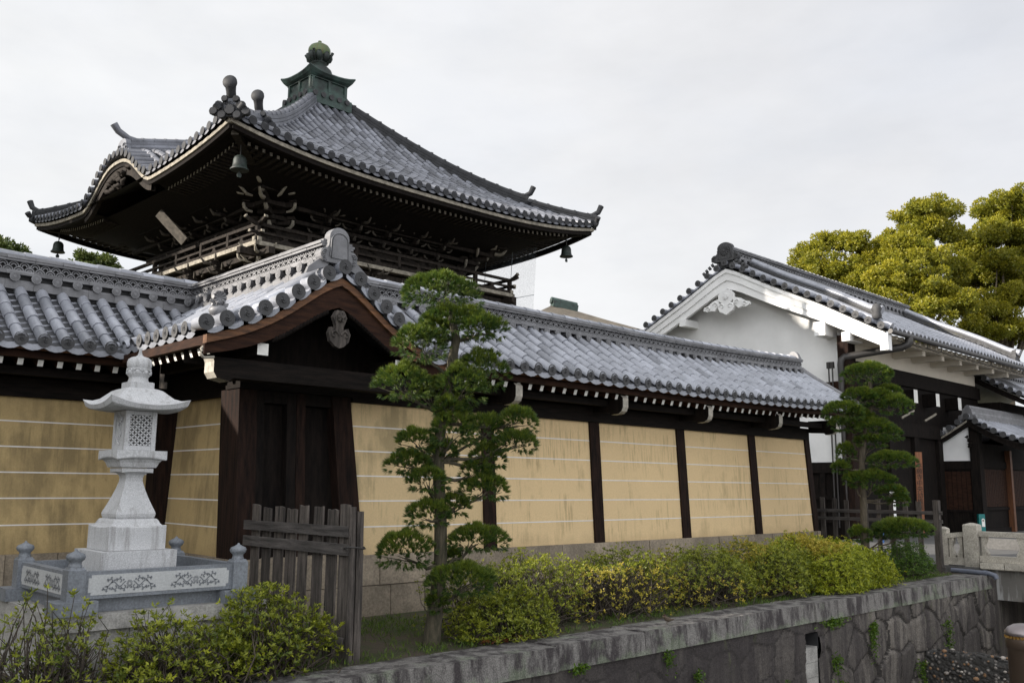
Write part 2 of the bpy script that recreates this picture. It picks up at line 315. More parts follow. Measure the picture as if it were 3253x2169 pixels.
def net():
    m, nt, b = newmat('bird_netting')
    v = objco(nt, (1, 1, 1), True)
    x = nd(nt, 'ShaderNodeSeparateXYZ', _0=v).outputs
    def line(s, p, w): return mth(nt, 'LESS_THAN', mth(nt, 'PINGPONG', s, p), w)
    l = mth(nt, 'MAXIMUM', line(x[1], 0.55, 0.012), line(x[2], 0.9, 0.010))
    fine = nd(nt, 'ShaderNodeMapRange', _0=noise(nt, v, 26, 2.0), _1=0.3, _2=0.7, _3=0.06, _4=0.26).outputs[0]
    f = mth(nt, 'MAXIMUM', mth(nt, 'MULTIPLY', l, 0.9), fine)
    b.inputs['Base Color'].default_value = (0.35, 0.40, 0.45, 1); b.inputs['Roughness'].default_value = 0.8
    tr = nd(nt, 'ShaderNodeBsdfTransparent')
    mx = nd(nt, 'ShaderNodeMixShader', _0=f, _1=tr.outputs[0], _2=b.outputs[0])
    o = [n for n in nt.nodes if n.type == 'OUTPUT_MATERIAL'][0]; nt.links.new(mx.outputs[0], o.inputs[0])
    return m
M['net'] = net()

# ------------------------------------------------------------------ mesh builder
class MB:
    def __init__(s, T=None):
        s.V = []; s.n = 0; s.L = []; s.Z = []; s.MI = []; s.TI = []; s.SM = []; s.T = T
    def add(s, V, F, mi=0, tint=None, smooth=False):
        V = np.asarray(V, float).reshape(-1, 3); F = np.asarray(F, int)
        if s.T is not None: V = s.T(V)
        s.V.append(V); s.L.append((F+s.n).ravel()); k = len(F)
        s.Z.append(np.full(k, F.shape[1])); s.n += len(V)
        s.MI.append(np.full(k, mi) if np.isscalar(mi) else np.asarray(mi))
        s.TI.append(np.full(k, 0.5 if tint is None else tint) if (tint is None or np.isscalar(tint)) else np.asarray(tint))
        s.SM.append(np.full(k, smooth))
    def hexa(s, p, mi=0, tint=None):      # p: 4 bottom then 4 top, same winding
        s.add(p, [[3, 2, 1, 0], [4, 5, 6, 7], [0, 1, 5, 4], [1, 2, 6, 5], [2, 3, 7, 6], [3, 0, 4, 7]], mi, tint)
    def box(s, x0, x1, y0, y1, z0, z1, mi=0, tint=None):
        s.hexa([(x0, y0, z0), (x1, y0, z0), (x1, y1, z0), (x0, y1, z0), (x0, y0, z1), (x1, y0, z1), (x1, y1, z1), (x0, y1, z1)], mi, tint)
    def beam(s, p, q, w, h, mi=0, up=(0, 0, 1), endmi=None, tint=None):
        p = np.array(p, float); q = np.array(q, float); t = q-p; t /= np.linalg.norm(t)
        a = np.cross(t, up); a /= np.linalg.norm(a); b = np.cross(a, t)
        k = [-a*w/2-b*h/2, a*w/2-b*h/2, a*w/2+b*h/2, -a*w/2+b*h/2]
        V = [p+x for x in k]+[q+x for x in k]
        e = mi if endmi is None else endmi
        s.add(V, [[0, 1, 2, 3], [7, 6, 5, 4], [0, 4, 5, 1], [1, 5, 6, 2], [2, 6, 7, 3], [3, 7, 4, 0]], [e, mi, mi, mi, mi, mi], tint)
    def tube(s, pts, rad, n=8, mi=0, cap=True, tint=None, smooth=True):
        P = np.array(pts, float); k = len(P); rad = np.full(k, rad) if np.isscalar(rad) else np.array(rad, float)
        T = np.gradient(P, axis=0); T /= np.linalg.norm(T, axis=1)[:, None]+1e-12
        ref = np.array([0, 0, 1.0]) if abs(T[:, 2]).mean() < 0.9 else np.array([1.0, 0, 0])
        A = np.cross(T, ref); A /= np.linalg.norm(A, axis=1)[:, None]+1e-12
        B = np.cross(A, T)
        th = np.arange(n)*2*np.pi/n
        V = P[:, None]+rad[:, None, None]*(np.cos(th)[None, :, None]*A[:, None]+np.sin(th)[None, :, None]*B[:, None])
        F = [[i*n+j, i*n+(j+1) % n, (i+1)*n+(j+1) % n, (i+1)*n+j] for i in range(k-1) for j in range(n)]
        s.add(V.reshape(-1, 3), F, mi, tint, smooth)
        if cap:
            s.add(V[0], [list(range(n))[::-1]], mi, tint); s.add(V[-1], [list(range(n))], mi, tint)
    def lathe(s, c, prof, n=20, mi=0, smooth=True, lob=None):
        th = np.arange(n)*2*np.pi/n; k = len(prof)
        V = []
        for r, z in prof:
            rr = r*(1+(lob[0]*np.abs(np.sin(lob[1]*th/2)) if lob else 0))
            V.append(np.stack([c[0]+rr*np.cos(th), c[1]+rr*np.sin(th), np.full(n, c[2]+z)], 1))
        V = np.concatenate(V)
        F = [[i*n+j, i*n+(j+1) % n, (i+1)*n+(j+1) % n, (i+1)*n+j] for i in range(k-1) for j in range(n)]
        s.add(V, F, mi, None, smooth)
        s.add(V[:n], [list(range(n))[::-1]], mi); s.add(V[-n:], [list(range(n))], mi)
    def sq(s, c, prof, mi=0):             # stacked square sections (half width, z[, corner lift])
        V = []
        for p in prof:
            h, z = p[0], p[1]
            V += [(c[0]-h, c[1]-h, c[2]+z), (c[0]+h, c[1]-h, c[2]+z), (c[0]+h, c[1]+h, c[2]+z), (c[0]-h, c[1]+h, c[2]+z)]
        k = len(prof)
        F = [[i*4+j, i*4+(j+1) % 4, (i+1)*4+(j+1) % 4, (i+1)*4+j] for i in range(k-1) for j in range(4)]
        F += [[3, 2, 1, 0], [4*k-4, 4*k-3, 4*k-2, 4*k-1]]
        s.add(V, F, mi)
    def prism(s, poly, o, u, v, w, mi=0, sidemi=None, backmi=None):   # extrude 2D poly (in u,v) by vector w
        o, u, v, w = (np.array(x, float) for x in (o, u, v, w)); n = len(poly)
        A = np.array([o+u*a+v*b for a, b in poly]); V = np.concatenate([A, A+w])
        s.add(V, [list(range(n))[::-1]], mi); s.add(V, [list(range(n, 2*n))], mi if backmi is None else backmi)
        F = [[i, (i+1) % n, n+(i+1) % n, n+i] for i in range(n)]
        s.add(V, F, mi if sidemi is None else sidemi)
    def sheet(s, G, mi=0, smooth=True, tint=None):
        G = np.asarray(G, float); a, b = G.shape[:2]
        I = np.arange(a*b).reshape(a, b)
        F = np.stack([I[:-1, :-1], I[1:, :-1], I[1:, 1:], I[:-1, 1:]], -1).reshape(-1, 4)
        s.add(G.reshape(-1, 3), F, mi, tint, smooth)
    def sweep(s, path, sec, mi=0, closed=True, cap=True, tint=None, smooth=False):
        P = np.array(path, float); T = np.gradient(P, axis=0); T[:, 2] = 0; T /= np.linalg.norm(T, axis=1)[:, None]
        A = np.stack([T[:, 1], -T[:, 0], np.zeros(len(T))], 1)
        sec = np.array(sec, float); k = len(sec)
        V = P[:, None]+sec[None, :, 0, None]*A[:, None]+sec[None, :, 1, None]*np.array([0, 0, 1.0])
        m = k if closed else k-1
        F = [[i*k+j, i*k+(j+1) % k, (i+1)*k+(j+1) % k, (i+1)*k+j] for i in range(len(P)-1) for j in range(m)]
        s.add(V.reshape(-1, 3), F, mi, tint, smooth)
        if cap and closed:
            s.add(V[0], [list(range(k))[::-1]], mi); s.add(V[-1], [list(range(k))], mi)
    def leaves(s, c, d, ln, wd, tint, mi=0, r=rng, flat=None):
        c = np.asarray(c, float); n = len(c)
        if not n: return
        d = d/(np.linalg.norm(d, axis=1)[:, None]+1e-9)
        q = r.normal(size=(n, 3)) if flat is None else flat
        a = np.cross(d, q); a /= np.linalg.norm(a, axis=1)[:, None]+1e-9
        ln = np.broadcast_to(ln, n)[:, None]; wd = np.broadcast_to(wd, n)[:, None]
        V = np.stack([c, c+d*ln*.45+a*wd/2, c+d*ln, c+d*ln*.45-a*wd/2], 1).reshape(-1, 3)
        s.add(V, np.arange(4*n).reshape(n, 4), mi, np.clip(tint, 0, 1))
    def build(s, name, mats, parent=None, base=None, kind=None):
        me = bpy.data.meshes.new(name)
        V = np.concatenate(s.V); off = np.zeros(3)
        if parent is not None: off = np.array(parent.get('_w', (0, 0, 0)))
        elif base is not None: off = np.array(base, float)
        V = V-off
        L = np.concatenate(s.L); Z = np.concatenate(s.Z)
        me.vertices.add(len(V)); me.vertices.foreach_set('co', V.ravel())
        me.loops.add(len(L)); me.loops.foreach_set('vertex_index', L)
        me.polygons.add(len(Z)); st = np.concatenate([[0], np.cumsum(Z)[:-1]])
        me.polygons.foreach_set('loop_start', st); me.polygons.foreach_set('loop_total', Z)
        me.polygons.foreach_set('material_index', np.concatenate(s.MI).astype(np.int32))
        me.polygons.foreach_set('use_smooth', np.concatenate(s.SM).astype(bool))
        at = me.attributes.new('tint', 'FLOAT', 'FACE'); at.data.foreach_set('value', np.concatenate(s.TI).astype(np.float32))
        for k in (mats if isinstance(mats, (list, tuple)) else [mats]): me.materials.append(M[k])
        me.update(calc_edges=True); me.validate()
        o = bpy.data.objects.new(name, me); C.objects.link(o)
        if parent is not None: o.parent = parent; WOFF[o.name] = tuple(off)
        else: o.location = off; WOFF[o.name] = tuple(off)
        if kind: o['kind'] = kind
        return o
WOFF = {}
def wof(o): return np.array(WOFF[o.name])
class _P:                                 # lets build() read the world offset of a parent
    pass
def thing(name, label, cat, base, group=None):
    o = bpy.data.objects.new(name, None); C.objects.link(o); o.location = tuple(float(v) for v in base)
    o.empty_display_size = 0.2
    WOFF[o.name] = tuple(float(v) for v in base)
    o['label'] = label; o['category'] = cat
    if group: o['group'] = group
    return o
def tag(o, label, cat, group=None):
    o['label'] = label; o['category'] = cat
    if group: o['group'] = group
    return o
_build = MB.build
def build(s, name, mats, parent=None, base=None, kind=None):
    if parent is None: return _build(s, name, mats, None, base, kind)
    off = wof(parent)
    s.V = [v-off for v in s.V]
    o = _build(s, name, mats, None, None, kind); o.parent = parent; WOFF[o.name] = tuple(off)
    return o
MB.build = build
def place(mesh, name, parent, loc, cols=None, scale=1.0):   # a repeat of a shared part mesh
    o = bpy.data.objects.new(name, mesh); C.objects.link(o)
    off = wof(parent)
    m = Matrix.Identity(4)
    for i in range(3):
        for j in range(3): m[i][j] = float(cols[j][i]*scale) if cols is not None else (scale if i == j else 0.0)
        m[i][3] = float(loc[i]-off[i])
    o.parent = parent; o.matrix_local = m
    return o
def unit(v):
    v = np.array(v, float); return v/np.linalg.norm(v)
# ------------------------------------------------------------------ the setting: ground, street, canal bed, road
mb = MB()
mb.add([(-200, 6.6, -.02), (18.75, 6.6, -.02), (18.75, 300, -.02), (-200, 300, -.02)], [[0, 1, 2, 3]])
mb.add([(18.75, 13, -.02), (400, 13, -.02), (400, 300, -.02), (18.75, 300, -.02)], [[0, 1, 2, 3]])
mb.build('ground', 'soil', kind='structure')
mb = MB(); mb.box(-200, 300, -200, 2.2, -2.6, 0); mb.build('street', 'asphalt', kind='structure')
mb = MB(); mb.add([(-200, 2.0, -2.3), (300, 2.0, -2.3), (300, 7.0, -2.3), (-200, 7.0, -2.3)], [[0, 1, 2, 3]]); mb.build('canal_bed', 'rough', kind='structure')
mb = MB(); mb.box(18.75, 300, 6.7, 12.95, -.3, .10); mb.build('road', 'asphalt', kind='structure')

# ------------------------------------------------------------------ tiled roof helpers
def tile_roof(mb, surf, ss, lr, r, tl, deck=True, tilemi=0, bedmi=1, pans=True, end_plate=None, seed=1, panmi=2, mixed=False):
    """surf(s,l)->(n,3); ss: positions of the round tile rows along the eave; lr(s)->(l0,l1)"""
    rg = np.random.default_rng(seed); ss = np.asarray(ss, float); pitch = abs(ss[1]-ss[0]); e = 0.01
    th = R(1)*np.linspace(-12, 192, 7)
    for s in ss:
        l0, l1 = lr(s)
        if l1-l0 < .08: continue
        s = s+rg.normal()*.0035
        n = max(1, int(round((l1-l0)/tl))); ed = np.linspace(l0, l1, n+1)
        P = surf(np.full(n+1, s), ed); D = surf(np.full(n+1, s+e), ed)-surf(np.full(n+1, s-e), ed)
        T = np.gradient(P, axis=0); D /= np.linalg.norm(D, axis=1)[:, None]; T /= np.linalg.norm(T, axis=1)[:, None]
        N = np.cross(D, T); N *= np.sign(N[:, 2:3])
        jit = 1+rg.normal(size=n)*.03; P = P+N*(rg.normal(size=n+1)*.003)[:, None]
        def ring(i, q): return P[i][None]+N[i][None]*r*.35+q*r*(np.cos(th)[:, None]*D[i][None]+np.sin(th)[:, None]*N[i][None])
        for i in range(n):
            V = np.concatenate([ring(i, 1.07*jit[i]), ring(i+1, .93*jit[i])])
            mb.add(V, [[j, j+1, 8+j, 7+j] for j in range(6)], tilemi, rg.random() if mixed else (float(np.clip(.60+.11*rg.normal(), 0, 1)) if rg.random() > .09 else .25*rg.random()), True)
            Vl = np.concatenate([ring(i, 1.07*jit[i]), ring(i, .80)])
            mb.add(Vl, [[7+j, 8+j, j+1, j] for j in range(6)], tilemi, .25)
    if pans:
        sag = np.array([0, .7, .95, .7, 0])*-.045; fr = np.linspace(0, 1, 5)
        for a, b in zip(ss[:-1], ss[1:]):
            la, lb = lr(a), lr(b); l0 = min(la[0], lb[0]); l1 = max(la[1], lb[1])
            lm = lr((a+b)/2); l0, l1 = (lm[0], lm[1]+.05) if lm[1] > lm[0] else (l0, l1)
            if l1-l0 < .1: continue
            n = max(1, int(round((l1-l0)/(tl*.55)))); ed = np.linspace(l0, l1, n+1)
            for i in range(n):
                sv = a+(b-a)*fr
                A = surf(sv, np.full(5, ed[i])); B = surf(sv, np.full(5, ed[i+1]))
                A[:, 2] += sag+.016; B[:, 2] += sag-.004
                t = rg.random()
                mb.add(np.concatenate([A, B]), [[j, j+1, 6+j, 5+j] for j in range(4)], panmi, t)
                Lw = A.copy(); Lw[:, 2] -= .022
                mb.add(np.concatenate([Lw, A]), [[j, j+1, 6+j, 5+j] for j in range(4)], tilemi, .45)
            if end_plate:
                sv = a+(b-a)*fr; A = surf(sv, np.full(5, l0-.012)); A[:, 2] += sag+.02
                B = A.copy(); B[:, 2] -= end_plate
                mb.add(np.concatenate([B, A]), [[j, j+1, 6+j, 5+j] for j in range(4)], tilemi, .35)
def disc_mesh(r, name, detail=True):
    """round end tile with rim, bead ring and three commas, facing +Z"""
    mb = MB()
    pr = [(r, -.05), (r, .012), (r*.86, .018), (r*.80, .004), (r*.60, .004)]
    n = 18; th = np.arange(n)*2*np.pi/n
    V = np.concatenate([np.stack([a*np.cos(th), a*np.sin(th), np.full(n, z)], 1) for a, z in pr])
    F = [[i*n+j, i*n+(j+1) % n, (i+1)*n+(j+1) % n, (i+1)*n+j] for i in range(len(pr)-1) for j in range(n)]
    mb.add(V, F, 0, .5)
    mb.add(V[-n:], [list(range(n))], 0, .3)
    if detail:
        for k in range(3):
            a = np.linspace(0, 1.9, 6)+k*2*np.pi/3; rr = np.linspace(.12, .50, 6)*r
            mb.tube(np.stack([rr*np.cos(a), rr*np.sin(a), np.full(6, .006)], 1), np.linspace(.17, .05, 6)*r, 5, 0, tint=.9)
        for k in range(14):
            a = k*2*np.pi/14; c = np.array([.70*r*math.cos(a), .70*r*math.sin(a), .006])
            d = .05*r; mb.add([c+(d, 0, 0), c+(0, d, 0), c+(-d, 0, 0), c+(0, -d, 0), c+(0, 0, .012)], [[0, 1, 4], [1, 2, 4], [2, 3, 4], [3, 0, 4]], 0, .9)
    o = mb.build(name, 'tile_end'); me = o.data; bpy.data.objects.remove(o); return me
DISC = disc_mesh(1.0, 'eave_disc_tile')
DISC_FAR = disc_mesh(1.0, 'far_eave_disc_tile', False)
def discs(parent, pts, out, r, name='eave_disc', mesh=None, side=None):
    z = unit(out)
    x = unit(np.cross((0, 0, 1), z)) if side is None else unit(side); y = np.cross(z, x)
    for p in pts: place(mesh or DISC, name, parent, p, [x, y, z], r)
def ridge(mb, path, k=1.0, lattice='both', base=0.0, discs_at=True, top_r=.10):
    """built-up tile ridge: mats 0 tile, 1 dark bed, 2 edge tile"""
    P = np.array(path, float); Ls = np.linalg.norm(np.diff(P, axis=0), axis=1).sum()
    cum = np.concatenate([[0], np.cumsum(np.linalg.norm(np.diff(P, axis=0), axis=1))])
    def at(t): return np.array([np.interp(t, cum, P[:, i]) for i in range(3)])
    T = P[-1]-P[0]; T[2] = 0; T /= np.linalg.norm(T); A = np.array([T[1], -T[0], 0])
    def bar(w, z0, z1, mi, seg=.33, off=0.0):
        n = max(1, int(Ls/seg))
        for i in range(n):
            a, b = at(Ls*i/n+.002), at(Ls*(i+1)/n-.002)
            wi = w+rng.normal()*.0015
            mb.sweep([a, b], [(-wi, z0), (wi, z0), (wi, z1), (-wi, z1)], mi, tint=rng.random())
    bar(.25*k, -.06, .035*k, 2); bar(.235*k, .035*k, .06*k, 2)
    mb.sweep(P, [(-.19*k, -.1), (.19*k, -.1), (.19*k, .13*k), (-.19*k, .13*k)], 1)
    bar(.25*k, .13*k, .158*k, 2); bar(.235*k, .160*k, .186*k, 2)
    mb.sweep(P, [(-.145*k, .18*k), (.145*k, .18*k), (.145*k, .31*k), (-.145*k, .31*k)], 1)
    bar(.22*k, .305*k, .332*k, 2); bar(.235*k, .334*k, .362*k, 2); bar(.20*k, .364*k, .388*k, 2)
    th = np.linspace(0, np.pi, 8); n = max(1, int(Ls/.30))
    for i in range(n):
        a, b = at(Ls*i/n), at(Ls*(i+1)/n)
        for p, q in ((a, 1.05),):
            r0, r1 = top_r*k*1.06, top_r*k*.95
            Va = a[None]+np.cos(th)[:, None]*A*r0+np.sin(th)[:, None]*np.array([0, 0, r0])+(0, 0, .375*k)
            Vb = b[None]+np.cos(th)[:, None]*A*r1+np.sin(th)[:, None]*np.array([0, 0, r1])+(0, 0, .375*k)
            t = rng.random(); mb.add(np.concatenate([Va, Vb]), [[j, j+1, 9+j, 8+j] for j in range(7)], 0, t, True)
            Vc = a[None]+(Va-a[None])*1.0; Vc2 = a[None]+np.cos(th)[:, None]*A*r0*.85+np.sin(th)[:, None]*np.array([0, 0, r0*.85])+(0, 0, .375*k)
            mb.add(np.concatenate([Va, Vc2]), [[8+j, 9+j, j+1, j] for j in range(7)], 0, .2)
    if lattice:
        u = .125*k; n = int(Ls/u)
        for sg in ((-1, 1) if lattice == 'both' else ((1,) if lattice == 'right' else (-1,))):
            for row, zc in enumerate((.187*k, .247*k)):
                for i in range(n):
                    c = at((i+.5+.5*row)*u); a = np.linspace(0, np.pi, 6)
                    for rr in (.064*k, .036*k):
                        pts = c[None]+T[None]*rr*np.cos(a)[:, None]+np.array([0, 0, 1.0])[None]*(zc+rr*np.sin(a)[:, None]*.98)+A[None]*sg*.185*k
                        q = np.concatenate([pts-A*sg*.03*k, pts+A*sg*.014*k]); n6 = 6
                        mb.add(np.concatenate([pts+A*sg*.015*k, c[None]+(pts-c[None])]), [[0, 1, 7, 6]], 2, .6) if False else None
                        inn = c[None]+np.array([0, 0, zc])+(pts-c[None]-np.array([0, 0, zc])-A*sg*.185*k)*(1-.015*k/rr)+A*sg*.185*k
                        mb.add(np.concatenate([pts, inn]), [[j, j+1, 7+j, 6+j] for j in range(5)], 2, .75)
                        back = pts-A*sg*.04*k
                        mb.add(np.concatenate([pts, back]), [[j, j+1, 7+j, 6+j] for j in range(5)], 2, .4)
    if discs_at:
        n = int(Ls/(.25*k))
        for sg in ((-1, 1) if lattice in ('both', None) else ((1,) if lattice == 'right' else (-1,))):
            for i in range(n):
                c = at((i+.5)*.25*k)+np.array([0, 0, .092*k])
                mb.tube([c+A*sg*.12*k, c+A*sg*.275*k, c+A*sg*.28*k, c+A*sg*.29*k], [.044*k, .050*k, .062*k, .062*k], 10, 2, tint=.5)
                mb.tube([c+A*sg*.288*k, c+A*sg*.2935*k], [.050*k, .046*k], 10, 2, tint=.05); mb.tube([c+A*sg*.29*k, c+A*sg*.298*k], [.024*k, .018*k], 8, 2, tint=.6)
def oni_poly(w, h):
    """outline of a ridge-end tile: domed head, two rolled feet"""
    p = []
    for a in np.linspace(R(-15), R(195), 13): p.append((.275*w*math.cos(a), h*.70+.30*h*math.sin(a)))
    p += [(-.29*w, h*.46), (-.31*w, h*.42)]
    for a in np.linspace(R(75), R(275), 9): p.append((-.375*w+.135*w*math.cos(a), h*.19+.20*h*math.sin(a)))
    p += [(.36*w, 0)]
    for a in np.linspace(R(-95), R(105), 9): p.append((.375*w+.135*w*math.cos(a), h*.19+.20*h*math.sin(a)))
    p += [(.31*w, h*.42), (.29*w, h*.46)]
    return p[::-1]
def oni(mb, o, u, out, w, h, t, mi=0, flower=False, panel=True):
    o = np.array(o, float); u = unit(u); out = unit(out); v = np.array([0, 0, 1.0])
    P = oni_poly(w, h); mb.prism(P, o-out*t, u, v, out*t, mi)
    for sg in (-1, 1):                     # rolled scrolls in relief
        for q in (.10, .065, .03):
            a = np.linspace(R(60), R(300), 9)
            c = o+u*sg*.40*w+v*h*.17
            pts = c[None]+u[None]*(sg*-1*q*w*np.cos(a))[:, None]*1.0+v[None]*(q*1.5*h*np.sin(a))[:, None]+out*.012
            mb.tube(pts, .016*w, 5, mi)
    if panel:
        ins = [(x*.62, h*.10+(y-h*.1)*.74) for x, y in P if abs(x) < .34*w]
        a = [(x, y) for x, y in ins]
        mb.prism([( .20*w*math.cos(t_), h*.60+.20*h*math.sin(t_)) for t_ in np.linspace(0, np.pi, 9)]+[(-.22*w, .12*h), (.22*w, .12*h)], o+out*.004, u, v, out*.012, mi)
        th = np.linspace(0, np.pi, 11); pts = [o+u*.235*w*math.cos(t_)+v*(h*.60+.235*h*math.sin(t_))+out*.012 for t_ in th]
        mb.tube([o+u*.255*w+v*.15*h+out*.012]+pts+[o-u*.255*w+v*.15*h+out*.012], .016*w, 5, mi)
    if flower:
        c = o+v*h*.56+out*.02
        for k in range(16):
            a = k*np.pi/8; d = u*math.cos(a)+v*math.sin(a)
            mb.tube([c+d*.05*w, c+d*.17*w, c+d*.19*w], [.012*w, .030*w, .012*w], 5, mi)
        mb.tube([c, c+out*.03], .05*w, 8, mi)

# ------------------------------------------------------------------ the ochre plaster walls
STR = (2.271, 1.964, 1.658, 1.352, 1.037)
BAT = 0.062
def yface(y0, z): return y0+BAT*(z-.70)
def arm_poly(back): return [(back, -.02), (.05, -.02), (.0, -.06), (.0, -.20), (.03, -.265), (.09, -.30), (.24, -.315), (.27, -.28), (back, -.26)]
def wall_common(t, x0, x1, y0, seed, plmat, xbays, eave_x0, eave_x1, rafx, armx, rise, stone_x0=None):
    rg = np.random.default_rng(seed)
    # foundation: two courses of squared stone
    mb = MB(); sx0 = x0 if stone_x0 is None else stone_x0
    for z0, z1, oy in ((-.25, .335, -.09), (.345, .70, -.075)):
        x = sx0-rg.random()*.3
        while x < x1+.12:
            w = .50+rg.random()*.28; a, b = max(x, sx0), min(x+w, x1+.14)
            if b-a > .05:
                j = rg.normal()*.006
                mb.hexa([(a+.004, y0+oy+j-.02, z0), (b-.004, y0+oy+j-.02, z0), (b-.004, y0+.5, z0), (a+.004, y0+.5, z0),
                         (a+.004, y0+oy+j, z1), (b-.004, y0+oy+j, z1), (b-.004, y0+.5, z1), (a+.004, y0+.5, z1)], 0, rg.random())
            x += w
    mb.box(sx0, x1+.1, y0-.04, y0+1.36, -.25, .69, 0, .2)
    mb.build('stone_base', 'base', t)
    # plaster panels
    bx = [x0]+list(xbays)+[x1]
    for i, (a, b) in enumerate(zip(bx[:-1], bx[1:])):
        mb = MB()
        N = 12; zz = np.linspace(.70, 2.565, N)
        mb.hexa([(a, y0, .70), (b, y0, .70), (b, y0+1.3, .70), (a, y0+1.3, .70), (a, yface(y0, 2.565), 2.565), (b, yface(y0, 2.565), 2.565), (b, y0+1.2, 2.565), (a, y0+1.2, 2.565)])
        for zs in STR:
            ya, yb = yface(y0, zs-.0075), yface(y0, zs+.0075)
            mb.hexa([(a, ya-.003, zs-.0075), (b, ya-.003, zs-.0075), (b, ya+.02, zs-.0075), (a, ya+.02, zs-.0075), (a, yb-.003, zs+.0075), (b, yb-.003, zs+.0075), (b, yb+.02, zs+.0075), (a, yb+.02, zs+.0075)], 1)
        mb.build('plaster_panel', [plmat(i), 'stripe'], t)
    for x in xbays:
        mb = MB(); h = .112
        mb.hexa([(x-h, y0-.035, .70), (x+h, y0-.035, .70), (x+h, y0+.1, .70), (x-h, y0+.1, .70), (x-h, yface(y0, 2.6)-.035, 2.6), (x+h, yface(y0, 2.6)-.035, 2.6), (x+h, y0+.2, 2.6), (x-h, y0+.2, 2.6)])
        mb.build('post', 'post', t)
    yt = yface(y0, 2.565)
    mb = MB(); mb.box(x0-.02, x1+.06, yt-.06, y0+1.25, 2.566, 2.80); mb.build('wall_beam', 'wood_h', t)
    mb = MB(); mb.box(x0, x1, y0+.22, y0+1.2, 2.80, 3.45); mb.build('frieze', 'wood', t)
    ye = y0-.50
    mb = MB(); mb.box(eave_x0, eave_x1, ye+.24, ye+.36, 2.80, 2.895); mb.build('purlin', 'wood_h', t)
    for x in armx:
        mb = MB()
        P = arm_poly(.62)
        mb.prism([(a, b) for a, b in P], (x-.065, ye-.06, 2.975), (0, 1, 0), (0, 0, 1), (.13, 0, 0), 0, [0, 1, 1, 1, 1, 1, 1, 0, 0])
        mb.build('bracket_arm', ['wood', 'oldwhite'], t)
    mb = MB(); mb.beam((0, 0, 0), (0, .80, .30), .062, .078, 0, endmi=1); o = mb.build('rafter', ['brownd', 'whitewood']); me = o.data; bpy.data.objects.remove(o)
    for x in rafx: place(me, 'rafter', t, (x, ye, 2.925+rise(x)))
    # eave boards under the tiles
    xs = np.linspace(eave_x0, eave_x1, 24)
    mb = MB(); mb.sweep([(x, ye-.04, 3.005+rise(x)) for x in xs], [(-.05, -.035), (.04, -.035), (.04, .05), (-.05, .05)]); 
    mb.sheet([[(x, ye-.14, 3.045+rise(x)) for x in xs], [(x, y0+.8, 3.46+rise(x)) for x in xs]])
    mb.build('eave_board', 'brownd', t)
    mb = MB(); mb.sweep([(x, ye-.12, 3.075+rise(x)) for x in xs], [(-.05, -.02), (.06, -.02), (.06, .045), (-.05, .045)]); mb.build('eave_fascia', 'brown', t)
def zwall(u): return 3.135+.585*u+.055*u*u          # roof height over the eave, u = distance inwards
def wall_roof(t, y0, rows, eave_x0, eave_x1, rise, seed, disc=True):
    ye = y0-.72
    def surf(s, l): return np.stack([s, ye+l, zwall(l)+np.array([rise(v) for v in s])], 1)
    mb = MB(); tile_roof(mb, surf, rows, lambda s: (0.0, 1.26), .070, .25, end_plate=.07, seed=seed)
    xs = np.linspace(eave_x0, eave_x1, 30)
    mb.sheet([[(x, ye+.02, zwall(0)-.05+rise(x)) for x in xs], [(x, ye+.7, zwall(.7)-.06+rise(x)) for x in xs], [(x, ye+1.4, zwall(1.4)-.05+rise(x)) for x in xs]], 1)
    bs = [[(x, ye+1.4, zwall(1.4)-.02+rise(x)) for x in xs], [(x, ye+2.1, zwall(.7)+rise(x)) for x in xs], [(x, ye+2.8, zwall(0)+rise(x)) for x in xs]]
    mb.sheet(bs, 0)
    ro = mb.build('tile_roof', ['tile', 'tile_dark', 'tile_pan'], t)
    if disc: discs(ro, [(x, ye-.03, zwall(0)+.028+rise(x)) for x in rows], (0, -1, 0), .079)
    return ro
def rise0(x): return 0.0
def riseR(x): return .11*max(0., (x-12.5)/6.0)**2
# right wall
tr = thing('plaster_wall', 'long clean ochre plaster wall with five white lines and dark posts, right of the gate', 'wall', (12, 9.5, 0))
wall_common(tr, 6.36, 17.64, 9.5, 3, lambda i: ('plaster_s', 'plaster_m', 'plaster', 'plaster', 'plaster')[i], [8.63, 10.92, 13.21, 15.52], 6.6, 18.25, np.arange(7.02, 18.2, .235), [8.63, 10.92, 13.21, 15.52, 17.75], riseR)
mb = MB(); y0 = 9.5
mb.hexa([(17.62, y0-.035, .70), (17.80, y0-.035, .70), (17.80, y0+1.3, .70), (17.62, y0+1.3, .70), (17.56, yface(y0, 2.7)-.035, 2.7), (17.74, yface(y0, 2.7)-.035, 2.7), (17.74, y0+1.2, 2.7), (17.56, y0+1.2, 2.7)])
mb.build('end_post', 'post', tr)
rro = wall_roof(tr, 9.5, np.arange(6.93, 18.35, .27), 6.6, 18.4, riseR, 11)
px = np.linspace(6.3, 18.35, 16)
mb = MB(); ridge(mb, [(x, 10.2, 3.895+riseR(x)*1.1) for x in px], lattice='right'); mb.build('ridge', ['tile', 'tile_dark', 'tile_edge'], tr)
mb = MB(); zt = 3.90+riseR(18.4)
oni(mb, (18.42, 10.2, zt-.05), (0, 1, 0), (1, 0, 0), .50, .62, .10)
for k, (dx, dz, l) in enumerate(((.02, .40, .16), (.08, .10, .22))):
    mb.tube([(18.40, 10.2, zt+dz), (18.52+dx, 10.2, zt+dz+.02), (18.56+dx, 10.2, zt+dz+.04)], [.05, .055, .06], 10)
for s in (0, 1):                                    # tile rows climbing the verge
    pts = [(18.42+.03*s, 8.78+u, zwall(u)+riseR(18.4)+.05) for u in np.linspace(0, 1.3, 6)]
mb.tube(pts, .075, 10)
mb.build('ridge_end_tile', 'tile_edge', tr)
